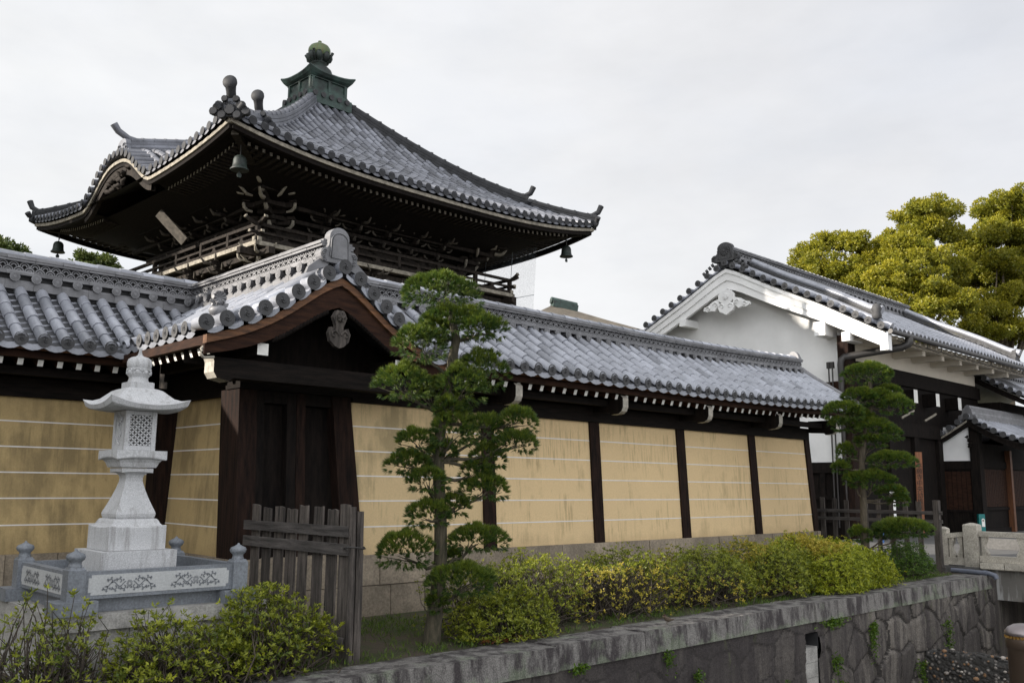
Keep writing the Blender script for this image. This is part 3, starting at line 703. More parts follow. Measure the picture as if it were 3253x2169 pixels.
# left wall
tl_ = thing('plaster_wall', 'stained ochre plaster wall under a tiled roof behind the stone lantern, at the left', 'wall', (0, 12, 0))
wall_common(tl_, -14, 4.98, 12.0, 5, lambda i: 'plaster_d', [-9, -6.7, -4.4, -2.1, .2, 2.5], -14, 4.55, np.arange(-3.0, 4.15, .216)+.0, [-2.1, .2, 2.5], rise0, None)
wall_roof(tl_, 12.0, np.arange(4.22-.25*60, 5.60, .25), -14, 5.6, rise0, 12)
mb = MB(); ridge(mb, [(-14, 12.66, 4.0), (5.7, 12.66, 4.0)], lattice='right'); mb.build('ridge', ['tile', 'tile_dark', 'tile_edge'], tl_)

# ------------------------------------------------------------------ the gable gate with its side wall
tg = thing('gable_gate', 'dark timber gate under a curved tiled gable with carved pendant between two plaster walls', 'gate', (5.65, 9.5, 0))
XC = 5.67
GX = np.array([0, .15, .30, .48, .68, .89, 1.11, 1.34, 1.60, 1.75]); GZ = np.array([4.05, 3.985, 3.885, 3.75, 3.605, 3.475, 3.365, 3.275, 3.195, 3.16])
def gz(d): return np.interp(np.abs(d), GX, GZ)
# side wall in the plane X = 5 (return to the left wall)
mb = MB()
for z0, z1, o_ in ((-.25, .335, -.09), (.345, .70, -.075)):
    y = 9.40
    while y < 12:
        w = .5+rng.random()*.25
        mb.box(5.0+o_, 5.5, y+.004, min(y+w, 12)-.004, z0, z1, 0, rng.random()); y += w
x = 4.80
for z0, z1, oy in ((-.25, .335, -.09), (.345, .72, -.075)):
    x = 4.80
    while x < 6.5:
        w = .45+rng.random()*.2; mb.box(x+.004, min(x+w, 6.5)-.004, 9.5+oy, 9.9, z0, z1, 0, rng.random()); x += w
mb.build('stone_base', 'base', tg)
mb = MB()
def xm(z): return 5.0+BAT*(z-.7)
mb.hexa([(5.0, 9.9, .70), (6.2, 9.9, .70), (6.2, 11.98, .70), (5.0, 11.98, .70), (xm(2.6), 9.9, 2.6), (6.1, 9.9, 2.6), (6.1, 11.98, 2.6), (xm(2.6), 11.98, 2.6)])
for zs in STR:
    a, b = xm(zs-.0075)-.003, xm(zs+.0075)-.003
    mb.hexa([(a, 9.9, zs-.0075), (a+.03, 9.9, zs-.0075), (a+.03, 11.9, zs-.0075), (a, 11.9, zs-.0075), (b, 9.9, zs+.0075), (b+.03, 9.9, zs+.0075), (b+.03, 11.9, zs+.0075), (b, 11.9, zs+.0075)], 1)
mb.build('side_plaster_panel', ['plaster_d', 'stripe'], tg)
mb = MB(); mb.hexa([(4.80, 11.80, .70), (5.04, 11.80, .70), (5.04, 12.06, .70), (4.80, 12.06, .70), (4.86, 11.86, 2.7), (5.12, 11.86, 2.7), (5.12, 12.15, 2.7), (4.86, 12.15, 2.7)]); mb.build('corner_post', 'post', tg)
mb = MB(); mb.box(5.04, 5.9, 9.9, 12.1, 2.60, 2.95); mb.box(5.2, 5.9, 9.85, 12.6, 2.95, 3.65); mb.build('side_beam', 'wood_h', tg)
# front: posts, frames, recessed door panels, battered like the wall
def front(name, xa, xb, za, zb, yo, yd, mat, la=0.0, lb=0.0):
    mb = MB(); ya, yb = yface(9.5, za)+yo, yface(9.5, zb)+yo
    mb.hexa([(xa, ya, za), (xb, ya, za), (xb, ya+yd, za), (xa, ya+yd, za), (xa-la, yb, zb), (xb-lb, yb, zb), (xb-lb, yb+yd, zb), (xa-la, yb+yd, zb)]); mb.build(name, mat, tg)
front('post', 4.82, 5.045, .72, 2.62, -.05, .45, 'post'); front('post', 6.20, 6.50, .72, 2.62, -.05, .4, 'post', .15, .19)
front('door_stile', 5.05, 5.155, .72, 2.62, -.01, .2, 'wood'); front('door_stile', 5.455, 5.575, .72, 2.62, -.01, .2, 'wood')
front('door_stile', 5.58, 5.70, .72, 2.62, -.015, .2, 'post'); front('door_rail', 5.155, 5.455, 2.48, 2.62, -.008, .2, 'wood')
front('door_rail', 5.70, 6.065, 2.48, 2.62, -.008, .2, 'wood')
front('door_panel', 5.155, 5.455, .72, 2.475, .11, .1, 'wood'); front('door_panel', 5.70, 6.20, .72, 2.475, .11, .1, 'wood', 0, .13)
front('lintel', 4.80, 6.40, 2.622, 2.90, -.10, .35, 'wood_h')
mb = MB()
P = [(0, 0), (.02, -.05), (.02, -.16), (.06, -.22), (.20, -.25), (.25, -.21), (2.53, -.21), (2.58, -.25), (2.72, -.22), (2.76, -.16), (2.76, -.05), (2.78, 0)]
mb.prism([(a, b) for a, b in P], (4.22, 9.02, 2.87), (1, 0, 0), (0, 0, 1), (0, .22, 0), 0, [1, 1, 1, 1, 1, 0, 1, 1, 1, 1, 1, 0])
mb.build('cross_beam', ['wood_h', 'oldwhite'], tg)
for x in (4.69, 6.53):
    mb = MB(); mb.box(x, x+.13, 8.95, 11.5, 2.93, 3.06, 0)
    mb.add([(x, 8.948, 2.93), (x+.13, 8.948, 2.93), (x+.13, 8.948, 3.06), (x, 8.948, 3.06)], [[0, 1, 2, 3]], 1); mb.build('purlin', ['wood', 'whitewood'], tg)
mb = MB()
dd = np.linspace(-1.5, 1.5, 25)
top = [(XC+d, 9.62, gz(d)-.10) for d in dd]; bot = [(XC+d, 9.62, 2.85) for d in dd]
mb.sheet([bot, top]); mb.build('gable_panel', 'wood', tg)
# roof skin, tile rows falling left and right
for sgn in (-1, 1):
    pass
def surfM(sgn):
    def f(s, l): d = 1.52-l; return np.stack([XC+sgn*d, s, gz(d)-.035+0*s], 1)
    return f
mb = MB()
rowsL = np.arange(9.30, 12.5, .25)
for sgn in (-1, 1):
    tile_roof(mb, surfM(sgn), rowsL, lambda s: (0.0, 1.36), .070, .25, end_plate=.07, seed=20+sgn)
ys = [8.93, 12.7]
mb.sheet([[(XC+d, y, gz(d)-.10) for d in dd] for y in ys], 1)
# long tile rows that follow the gable curve above its edge
for yv in (9.05, 9.18):
    for sgn in (-1, 1):
        d_ = np.linspace(.2, 1.45, 7)
        for a, b in zip(d_[:-1], d_[1:]):
            mb.tube([(XC+sgn*a, yv, gz(a)+.03), (XC+sgn*b, yv, gz(b)+.03)], [.066, .074], 9, 0, tint=rng.random())
# short round tiles along the gable edge
gpos = []
d = .0
while d < 1.66:
    gpos.append(d); d += .235*math.cos(math.atan2(gz(max(d-.02, 0))-gz(d+.02), .04 if d > .02 else .02))
gp = [(XC+s*d, gz(d)) for d in gpos for s in ((-1, 1) if d > 0 else (1,))]
for x, z in gp:
    mb.tube([(x, 8.80, z-.005), (x, 9.02, z+.005)], [.078, .068], 12, 0, tint=rng.random())
for a, b in zip(gpos[:-1], gpos[1:]):
    for s in (-1, 1):
        q = np.linspace(.12, .88, 6); dq = a+(b-a)*q
        zz = gz(dq)-.05-.035*np.sin(np.pi*q)
        A = np.stack([XC+s*dq, np.full(6, 8.815), zz+.01], 1); B = A-np.array([0, 0, .055]); Cb = A+np.array([0, .25, .01])
        mb.add(np.concatenate([B, A]), [[j, j+1, 7+j, 6+j] for j in range(5)], 0, .3); mb.add(np.concatenate([A, Cb]), [[j, j+1, 7+j, 6+j] for j in range(5)], 0, .6)
gro = mb.build('tile_roof', ['tile', 'tile_dark', 'tile_pan'], tg)
discs(gro, [(x, 8.795, z) for x, z in gp], (0, -1, 0), .088)
discs(gro, [(XC-1.55, y, gz(1.52)+.0) for y in rowsL if y < 10.9], (-1, 0, 0), .079)
mb = MB(); ridge(mb, [(XC, 8.98, 4.0), (XC, 12.7, 4.0)], lattice='both'); mb.build('ridge', ['tile', 'tile_dark', 'tile_edge'], tg)
mb = MB(); oni(mb, (XC-.03, 8.90, 4.10), (1, 0, 0), (0, -1, 0), .49, .43, .12)
for sgn in (-1, 1):                                  # scrolled fins beside the ridge end
    mb.prism([(0, 0), (.10, .02), (.19, -.05), (.27, -.12), (.30, -.2), (.22, -.17), (.12, -.12), (.02, -.08)][::sgn], (XC+sgn*.14, 8.93, 4.13), (sgn, 0, 0), (0, 0, 1), (0, .05, 0))
mb.build('ridge_end_tile', 'tile_edge', tg)
mb = MB()
c = (XC-1.42, 9.02, gz(1.42)+.05)
mb.lathe(c, [(.03, 0), (.085, .02), (.10, .06), (.08, .10), (.03, .12), (.03, .16)], 12)
for k in range(10):
    a = k*np.pi/5; mb.tube([np.array(c)+(0, 0, .20), np.array(c)+(.075*math.cos(a), -.02, .20+.075*math.sin(a))], [.014, .022], 5)
for k in range(9):
    a = k*.7; mb.tube([np.array(c)+(0, 0, .10), np.array(c)+(.10*math.cos(a), .06*math.sin(a)-.02, .14+.03*math.sin(3*a))], [.02, .012], 5)
mb.build('corner_ornament', 'tile_edge', tg)
# barge boards
def barge(mb, y0, y1, a, b, mi, dmax):
    ds = np.linspace(0, dmax, 16)
    for s in (-1, 1):
        Tt = [(XC+s*d, y0, gz(d)-a(d)) for d in ds]; Bb = [(XC+s*d, y0, gz(d)-b(d)) for d in ds]
        Tk = [(x, y1, z) for x, _, z in Tt]; Bk = [(x, y1, z) for x, _, z in Bb]
        G = [Tt, Bb, Bk, Tk, Tt]; mb.sheet(G if s > 0 else G[::-1], mi, False)
        mb.add([Tt[-1], Bb[-1], Bk[-1], Tk[-1]], [[0, 1, 2, 3]], mi)
mb = MB(); barge(mb, 8.86, 8.95, lambda d: .125, lambda d: .215+.02*d*0, 0, 1.60); mb.build('barge_moulding', 'brown', tg)
mb = MB(); barge(mb, 8.90, 8.99, lambda d: .217, lambda d: .47-.09*d, 0, 1.60); mb.build('bargeboard', 'brownd', tg)
for s in (-1, 1):                                   # white curled tips of the bargeboard
    mb = MB(); x = XC+s*1.60; z = gz(1.6)-.22
    pts = [(x-s*.02, 8.945, z-.02), (x+s*.012, 8.945, z-.05), (x+s*.0, 8.945, z-.075), (x+s*.025, 8.945, z-.10), (x-s*.02, 8.945, z-.14), (x-s*.13, 8.945, z-.125)]
    mb.tube(pts, .017, 6); mb.build('bargeboard_tip', 'oldwhite', tg)
mb = MB()                                           # carved pendant
pend = [(-.05, .44), (.05, .44), (.10, .36), (.055, .26), (.05, .21), (.12, .24), (.155, .17), (.13, .08), (.06, .02), (0, 0), (-.06, .02), (-.13, .08), (-.155, .17), (-.12, .24), (-.05, .21), (-.055, .26), (-.10, .36)][::-1]
mb.prism([(x*.95, z) for x, z in pend], (XC-.03, 8.82, 3.09), (1, 0, 0), (0, 0, 1), (0, .06, 0))
for s in (-1, 1):
    a = np.linspace(0, 5.0, 12); r_ = np.linspace(.055, .015, 12)
    mb.tube([(XC-.03+s*(.075+q*math.cos(t)*-1), 8.815, 3.09+.15+q*math.sin(t)) for t, q in zip(a, r_)], .012, 6)
for k in range(6):
    a = k*np.pi/3; mb.tube([(XC-.03, 8.80, 3.45), (XC-.03+.05*math.cos(a), 8.81, 3.45+.05*math.sin(a))], [.02, .026], 6)
mb.tube([(XC-.03, 8.82, 3.45), (XC-.03, 8.77, 3.45)], .016, 8)
mb.build('gable_pendant', 'grey', tg)
mb = MB()
rg = np.random.default_rng(4)
for s in (-1, 1):
    for k in range(16):                              # leafy carving under the bargeboards
        d = .14+k*.042; z = gz(d)-(.47-.09*d)-.03
        mb.tube([(XC+s*d, 8.93, z+.05), (XC+s*(d+.02), 8.905, z-.01), (XC+s*(d+.05), 8.93, z-.035)], [.02, .03, .010], 5)
mb.build('carved_foliage', 'wood', tg)
mb = MB(); mb.beam((0, 0, 0), (.85, 0, .33), .058, .078, 0, endmi=1); o = mb.build('rafter', ['brownd', 'whitewood']); me = o.data; bpy.data.objects.remove(o)
for y in np.arange(9.15, 11.2, .205): place(me, 'rafter', tg, (4.22, y, 2.945))
mb = MB()
for s in (-1, 1):
    mb.sheet([[(XC+s*1.52, y, 3.03) for y in (8.99, 11.4)], [(XC+s*.3, y, gz(.3)-.14) for y in (8.99, 11.4)]])
    mb.box(XC+s*1.50-.04, XC+s*1.50+.04, 8.99, 11.3, 2.99, 3.09)
mb.build('eave_board', 'brownd', tg)
# ------------------------------------------------------------------ the drum tower
A1, A2 = R(0.3), R(92.2)
E1 = np.array([math.cos(A1), math.sin(A1), 0]); E2 = np.array([math.cos(A2), math.sin(A2), 0]); EZ = np.array([0, 0, 1.0])
HS = 5.85
DISC_TW = DISC_FAR.copy(); DISC_TW.materials[0] = M['tile_black']
CEN = np.array([8.269, 17.5, 0])+HS*(E1+E2)
def TT(V): return CEN[None]+V[:, :1]*E1[None]+V[:, 1:2]*E2[None]+V[:, 2:3]*EZ[None]
def tw(p): return TT(np.array([p], float))[0]
tt = thing('drum_tower', 'tall dark timber tower with pyramidal tiled roof, wave-shaped side gable and copper finial', 'tower', (CEN[0], CEN[1], 0))
PD = np.array([.4, .6, 1.0, 1.64, 2.3, 2.96, 3.46, 4.0, 4.57, 5.17, 5.60, 6.0]); PZ = np.array([13.05, 12.83, 12.47, 11.90, 11.32, 10.74, 10.36, 10.02, 9.68, 9.32, 9.10, 8.92])
_c = np.polyfit(PD, PZ, 4)
def prof(d): return np.polyval(_c, d)
def rs(s, q=1.0): return .42*(np.abs(s)/HS)**3*q
def kara(b): b = np.clip(np.abs(b)/2.12, 0, 1)**1.28; return .92*.5*(1+np.cos(np.pi*b))
def zk(a, b): return prof(5.95)+kara(b)+.25*(a+5.95)
def rot(k, s, d):                                   # side k: 0 front, 1 right, 2 back, 3 left
    return [(s, -d), (d, s), (-s, d), (-d, -s)][k]
def side_surf(k):
    def f(s, l):
        d = 5.95-l; x, y = rot(k, s, d)
        return TT(np.stack([x+0*l, y+0*l, prof(d)+rs(s)], 1))
    return f
TP = .285
TS = (np.arange(41)-20)*TP
mb = MB()
for k in range(4):
    def lr(s, k=k):
        l1 = 5.95-max(abs(s), .62)
        if k == 3 and abs(s) < 2.05:
            ls = np.linspace(0, 4, 81); ok = prof(5.95-ls)+rs(s) > zk(-(5.95-ls), s)-.02
            l0 = ls[np.argmax(ok)] if ok.any() else 4
            return (l0, l1)
        return (0.0, l1)
    tile_roof(mb, side_surf(k), TS, lr, .078, .30, end_plate=.07 if k in (0, 3) else None, seed=40+k, pans=k in (0, 1, 3), mixed=True)
    g = []
    for l in (0.03, 1.5, 3, 4.5, 5.3):
        d = 5.95-l; ss = np.linspace(-d, d, 21)
        if k == 3: zz = [min(prof(d)+rs(s), 99) for s in ss]
        g.append([tuple(rot(k, s, d))+(prof(d)+rs(s)-.06,) for s in ss])
    b2 = MB(TT); b2.sheet(g, 1); mb.add(np.concatenate(b2.V), np.concatenate(b2.L).reshape(-1, 4), 1)
# wave gable: rows falling to both sides of its ridge
for sg in (-1, 1):
    def ks(s, l, sg=sg):
        b = sg*(2.3-l); return TT(np.stack([s+0*l, b, zk(s, b)+.03], 1))
    def klr(s, sg=sg):
        bs = np.linspace(.1, 2.2, 60); ok = zk(s, bs) > prof(-s)+rs(bs)-.03
        if not ok.any(): return (0, 0)
        bm = bs[len(bs)-1-np.argmax(ok[::-1])] if s > -5.6 else 1.95
        return (2.3-bm, 2.2)
    tile_roof(mb, ks, np.arange(-5.42, -2.8, .285), klr, .085, .27, seed=60+sg)
kb = np.linspace(-2.6, 2.6, 40)
b2 = MB(TT)
b2.sheet([[(a, b, max(zk(a, b), prof(-a)-.02)-.03 if abs(b) < 2.05 else prof(-a)-.06) for b in kb] for a in (-5.93, -5.4, -4.8, -4.2, -3.6, -3.0)], 1)
# short round tiles over the wave edge
arc = [0.0]
bb = np.linspace(0, 2.3, 400); al = np.concatenate([[0], np.cumsum(np.hypot(np.diff(bb), np.diff(kara(bb))))])
kp = [float(np.interp(t, al, bb)) for t in np.arange(0, al[-1], .27)]
kpts = [(s*b, prof(5.95)+kara(b)+rs(b)+.04) for b in kp for s in ((-1, 1) if b > 0 else (1,)) if b < 2.15]
for b, z in kpts: b2.tube([(-5.98, b, z), (-5.5, b, z+.11)], [.085, .08], 10, 0, tint=rng.random())
mb.add(np.concatenate(b2.V), np.concatenate([l for l, z in zip(b2.L, b2.Z) if z[0] == 4]).reshape(-1, 4), 0, .5, True)
tro = mb.build('tile_roof', ['tile_old', 'tile_dark', 'tile_pan'], tt)
def eave_z(k, s):
    z = prof(5.95)+rs(s)
    if k == 3 and abs(s) < 2.15: z = max(z, prof(5.95)+kara(s)+rs(s))
    return z
discs(tro, [tw((*rot(0, s, 5.99), eave_z(0, s)+.03)) for s in TS], -E2, .098, mesh=DISC_TW, side=E1)
lp = [tw((-5.99, -s, eave_z(3, s)+.03)) for s in TS if abs(s) > 2.15]+[tw((-6.0, b, z)) for b, z in kpts]
discs(tro, lp, -E1, .098, mesh=DISC_TW, side=-E2)
# hips
def hip(a, b):
    mb = MB(TT)
    for d0, d1, h, w in ((.62, 4.50, .28, .16), (4.5, 5.93, .20, .13)):
        ds = np.linspace(d0, d1, 14); P = [(a*d, b*d, prof(d)+rs(d)+.0) for d in ds]
        T_ = unit((b, -a, 0)); 
        for q in range(4):
            w_ = w*(1.05-.06*q); z0, z1 = -.10+(h+.1)*q/4, -.10+(h+.1)*(q+1)/4-.012
            G = [[tuple(np.array(p)+T_*x+(0, 0, z)) for p in P] for x, z in ((-w_, z0), (w_, z0), (w_, z1), (-w_, z1), (-w_, z0))]
            mb.sheet(G, 0, False, tint=rng.random())
            for e in (0, -1): mb.add([g[e] for g in G[:4]], [[0, 1, 2, 3]], 0)
        mb.tube([tuple(np.array(p)+(0, 0, h+.0)) for p in P], .085, 8, 0)
        for d in np.arange(d0+.1, d1, .28):
            z = prof(d)+rs(d)+h; mb.tube([(a*d, b*d, z), (a*(d+.05), b*(d+.05), z-.02)], .102, 8, 0)
        d = d1; z = prof(d)+rs(d); o_ = np.array((a*d, b*d, z)); out = unit((a, b, 0)); near = (a, b) == (-1, -1)
        orn = MB(TT); oni(orn, o_-(0, 0, .14), T_, out, .62 if near else .46, .50 if near else .44, .10, panel=False)
        for q in (-1, 1): orn.tube([o_+T_*q*.20+(0, 0, .02), o_+T_*q*.30+out*.03+(0, 0, .12)], [.07, .085], 8)
        if near: pts = [o_-out*.40+(0, 0, h), o_-out*.20+(0, 0, h+.03), o_-out*.04+(0, 0, h+.14), o_+(0, 0, h+.22), o_+out*.05+(0, 0, h+.32)]; rr = [.09, .10, .105, .105, .12]
        else: pts = [o_-out*.38+(0, 0, h+.02), o_-out*.12+(0, 0, h+.06), o_+out*.06+(0, 0, h+.16), o_+out*.15+(0, 0, h+.36)]; rr = [.075, .075, .08, .088]
        orn.tube(pts, rr, 10, 0)
        if near: 
            p_ = o_+out*.05+(0, 0, h+.38); orn.tube([p_-out*.09, p_, p_+out*.06, p_+out*.075, p_+out*.075], [.08, .14, .155, .15, .10], 16)
            for q, zz, rr_ in ((-.34, .02, .10), (.34, .02, .10), (-.24, .17, .09), (.24, .17, .09), (-.12, .30, .08), (.12, .30, .08), (0, .05, .13), (-.16, -.06, .10), (.16, -.06, .10)):
                c_ = o_+T_*q+(0, 0, zz-.05); orn.tube([c_-out*.12, c_, c_+out*.05], [rr_*.7, rr_, rr_*.8], 9)
        orn.build('hip_end_tile', 'tile_black', tt)
    return mb.build('hip_ridge', 'tile_black' if (a, b) != (-1, -1) else 'tile_old', tt)
for a, b in ((-1, -1), (1, -1), (1, 1), (-1, 1)): hip(a, b)
# wave gable ridge with its end tile
mb = MB(TT)
P = [(a, 0.0, zk(a, 0)+.02) for a in np.linspace(-5.75, -2.6, 8)]
for q in range(5): mb.sweep([tuple(np.array(p)) for p in P], [(-.15+.012*q, -.05+.085*q), (.15-.012*q, -.05+.085*q), (.15-.012*q, .025+.085*q), (-.15+.012*q, .025+.085*q)], 0, tint=rng.random())
mb.tube([tuple(np.array(p)+(0, 0, .40)) for p in P], .085, 9)
for a in np.arange(-5.6, -2.7, .30): mb.tube([(a, 0, zk(a, 0)+.42), (a+.05, 0, zk(a, 0)+.43)], .102, 8)
z0 = zk(-5.8, 0)
oni(mb, (-5.80, 0, z0-.08), (0, -1, 0), (-1, 0, 0), .95, .56, .13, panel=False)
for k in range(5):
    b = -.3+k*.15; a_ = np.linspace(0, 5.2, 9); mb.tube([(-5.815, b+.07*math.cos(t), z0+.16+.10*(k % 2)+.07*math.sin(t)) for t in a_], .018, 5)
mb.tube([(-5.3, 0, z0+.50), (-5.65, 0, z0+.53), (-5.92, 0, z0+.66), (-6.05, 0, z0+.82)], [.085, .085, .09, .10], 9)
mb.build('gable_ridge', 'tile_old', tt)
# weathered white edge board, eave underside
def edge_path(k, s0, s1, d, dz, n=44): return [tuple(rot(k, s, d))+(eave_z(k, s)+dz,) for s in np.linspace(s0, s1, n)]
mb = MB(TT)
for k in range(4): mb.sweep(edge_path(k, -5.86, 5.86, 5.86, -.20, 70), [(-.04, 0), (.04, 0), (.04, .085), (-.04, .085)], 0)
mb.build('eave_edge_board', 'pale', tt)
mb = MB(TT)
for k in range(4):
    mb.sweep(edge_path(k, -5.80, 5.80, 5.80, -.30, 70), [(-.05, 0), (.06, 0), (.06, .13), (-.05, .13)], 0)
    g = []
    for d, dz, q in ((5.78, -.13, 1.0), (5.35, -.16, .9), (4.4, -.24, .6), (3.15, -.34, .25)):
        base_ = prof(5.95)
        ss = np.linspace(-d, d, 31)
        zz = base_+dz+.0*(5.8-d)+.42*(np.abs(ss)/d)**3*q+(5.78-d)*-.16
        g.append([tuple(rot(k, s, d))+(z,) for s, z in zip(ss, zz)])
    if k == 3:
        n = 31; gi = [i for i in range(n)]
        mb.sheet([r_[:11] for r_ in g]); mb.sheet([r_[20:] for r_ in g]); mb.sheet([r_[10:21] for r_ in g[1:]])
    else: mb.sheet(g)
kk = np.linspace(-2.05, 2.05, 31)
mb.sheet([[(a, b, prof(5.95)+kara(b)-.20+.1*(a+5.8)) for b in kk] for a in (-5.80, -5.2, -4.5, -4.1)])
mb.sheet([[(-4.35, b, 8.45) for b in kk], [(-4.35, b, prof(5.95)+kara(b)+.0) for b in kk]])
mb.build('eave_soffit', 'wood', tt)
mb = MB(TT)
G = [[(-5.83, b, prof(5.95)+kara(b)-.21) for b in kk], [(-5.83, b, prof(5.95)+kara(b)-.42-.12*kara(b)) for b in kk]]
mb.sheet([G[0], G[1], [(-5.72, y, z) for _, y, z in G[1]], [(-5.72, y, z) for _, y, z in G[0]]], 0, False)
mb.build('wave_bargeboard', 'wood_t', tt)
mb = MB(TT)
for k in range(26):
    p = np.array((-5.85+rng.random()*.08, rng.normal()*.28, prof(5.95)+.50-rng.random()*.42)); q = p+(rng.normal(size=3)*(.02, .12, .08))
    mb.tube([p, (p+q)/2+(-.05, 0, 0), q], [.05, .07, .02], 6)
mb.build('wave_pendant', 'wood_t', tt)
# rafters with white ends
mb = MB(); mb.beam((0, 0, 0), (0, 2.0, -.10), .07, .085, 0, endmi=1); o = mb.build('rafter', ['wood_t', 'oldwhite']); me = o.data; bpy.data.objects.remove(o)
cnt = 0
for s in np.linspace(-5.15, 5.25, 58): 
    z = prof(5.95)-.275+.42*(abs(s)/5.4)**3*.9; place(me, 'rafter', tt, tw((s, -5.38, z)), [E1, E2, EZ]); cnt += 1
for s in np.concatenate([np.linspace(-5.25, -2.0, 21), np.linspace(2.0, 5.15, 20)]):
    z = prof(5.95)-.275+.42*(abs(s)/5.4)**3*.9; place(me, 'rafter', tt, tw((-5.38, s, z)), [-E2, E1, EZ]); cnt += 1
mb = MB(TT)
for k in (1, 2):
    for s in np.linspace(-5.3, 5.3, 58):
        z = prof(5.95)-.275+.42*(abs(s)/5.4)**3*.9; x, y = rot(k, s, 5.40); x2, y2 = rot(k, s, 3.4); mb.beam((x, y, z), (x2, y2, z-.10), .07, .085)
mb.build('far_side_rafters', 'wood_t', tt, kind='stuff')
for a, b in ((-1, -1), (1, -1), (-1, 1), (1, 1)):
    mb = MB(TT); z = prof(5.95)+.17; mb.beam((a*5.62, b*5.62, z), (a*3.0, b*3.0, z-.5), .17, .20, 0, endmi=1); mb.build('corner_rafter', ['wood_t', 'oldwhite'], tt)
# body
mb = MB(TT); mb.box(-3.1, 3.1, -3.1, 3.1, 6.9, 8.95); mb.box(-3.35, 3.35, -3.35, 3.35, 0, 6.6)
for k in range(4):
    for s in (-3.05, -1.55, 0, 1.55, 3.05):
        x, y = rot(k, s, 3.12); mb.lathe((x, y, 0), [(.15, 6.6), (.15, 8.3)], 10)
    for z in (7.75, 8.1): mb.sweep([tuple(rot(k, s, 3.16))+(z,) for s in (-3.2, 3.2)], [(-.06, -.06), (.06, -.06), (.06, .06), (-.06, .06)])
mb.build('tower_body', 'wood_t', tt)
# bracket sets
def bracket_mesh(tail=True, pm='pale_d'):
    mb = MB()
    mb.box(-.14, .14, -.14, .14, 0, .14)
    for q in range(3):
        y = -.28-.30*q; z = .14+.27*q
        mb.box(-.055, .055, y-.16, .1, z, z+.11); 
        L = .36+.10*q
        mb.box(-L, L, y+.05, y+.16, z+.13, z+.23)
        mb.box(-L*.6, L*.6, y+.20, y+.30, z+.05, z+.15)
        for s in (-.5, 0, .5): mb.box(s*L-.06, s*L+.06, y+.04, y+.17, z+.235, z+.29)
        for s in (-1, 1):                      # pale upturned arm ends and bearing blocks
            mb.tube([(s*(L-.12), y+.10, z+.05), (s*(L-.02), y+.08, z+.07), (s*(L+.04), y+.06, z+.14), (s*(L+.05), y+.05, z+.22)], [.025, .034, .038, .034], 6, 1)
            mb.box(s*L-.075, s*L+.075, y+.02, y+.19, z+.235, z+.30)
        mb.tube([(0, y-.02, z+.06), (0, y-.16, z+.06), (0, y-.22, z+.14)], [.04, .046, .035], 6, 1)
        mb.box(-.08, .08, y-.10, y+.05, z+.12, z+.235, 0)
    if tail:
        for q in range(2):
            z = .62+.25*q; y = -.95-.22*q
            mb.beam((0, y, z), (0, -.1, z+.28), .10, .12)
            mb.tube([(0, y+.05, z+.0), (0, y-.10, z-.03), (0, y-.2, z-.01), (0, y-.30, z+.10)], [.045, .045, .042, .022], 6, 1)
            for s in (-1, 1): mb.tube([(s*.25, y+.10, z+.05), (s*.33, y-.02, z+.05), (s*.40, y-.05, z+.14), (s*.48, y-.10, z+.20)], [.022, .034, .028, .014], 6, 1)
    o = mb.build('bracket_set', ['wood_t', pm]); me = o.data; bpy.data.objects.remove(o); return me
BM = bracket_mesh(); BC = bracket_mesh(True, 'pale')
def bset(s, k, z, d=3.15, sc=1.0, mesh=None):
    fx = [(E1, E2), (E2, -E1), (-E1, -E2), (-E2, E1)][k]
    place(mesh or BM, 'bracket_set', tt, tw((*rot(k, s, d), z)), [fx[0], fx[1], EZ], sc)
for s in (-1.95, -1.0, -.05, .9, 1.85): bset(s, 0, 7.80, sc=.88)
for s in (-1.9, -.95, 0, .95, 1.9): bset(s, 3, 7.80, sc=.88)
dg = unit(E1+E2); dx = unit(E1-E2)
place(BC, 'bracket_set', tt, tw((-3.05, -3.05, 7.62)), [dx, dg, EZ], 1.25)
place(BC, 'bracket_set', tt, tw((3.05, -3.05, 7.72)), [unit(E1+E2), unit(E2-E1), EZ], 1.15)
mb = MB(TT)
for k in range(4):
    for d, z in ((3.45, 8.05), (3.75, 8.30), (4.05, 8.55)): mb.sweep([tuple(rot(k, s, d))+(z,) for s in (-d, d)], [(-.05, 0), (.05, 0), (.05, .10), (-.05, .10)])
mb.build('eave_tie_beam', 'wood_t', tt)
# balcony
mb = MB(TT)
mb.box(-4.15, 4.15, -4.15, 4.15, 7.07, 7.16, 0)
for k in range(4): mb.sweep([tuple(rot(k, s, 4.18))+(7.10,) for s in (-4.23, 4.23)], [(-.05, 0), (.05, 0), (.05, .10), (-.05, .10)], 1)
mb.build('balcony_floor', ['wood_t', 'pale'], tt)
mb = MB(TT)
for k in range(4): mb.sweep([tuple(rot(k, s, 3.95))+(6.88,) for s in (-4.5, 4.5)], [(-.08, 0), (.08, 0), (.08, .16), (-.08, .16)], 0)
for k in range(4): mb.sweep([tuple(rot(k, s, 3.6))+(6.62,) for s in (-3.9, 3.9)], [(-.08, 0), (.08, 0), (.08, .16), (-.08, .16)], 0)
mb.build('balcony_beam', 'wood_t', tt)
for k in (0, 3):
    for s in (-2.2, -.75, .75, 2.2): bset(s, k, 6.22, 3.3, .85)
place(BC, 'bracket_set', tt, tw((-3.25, -3.25, 6.15)), [dx, dg, EZ], .95)
mb = MB(TT)
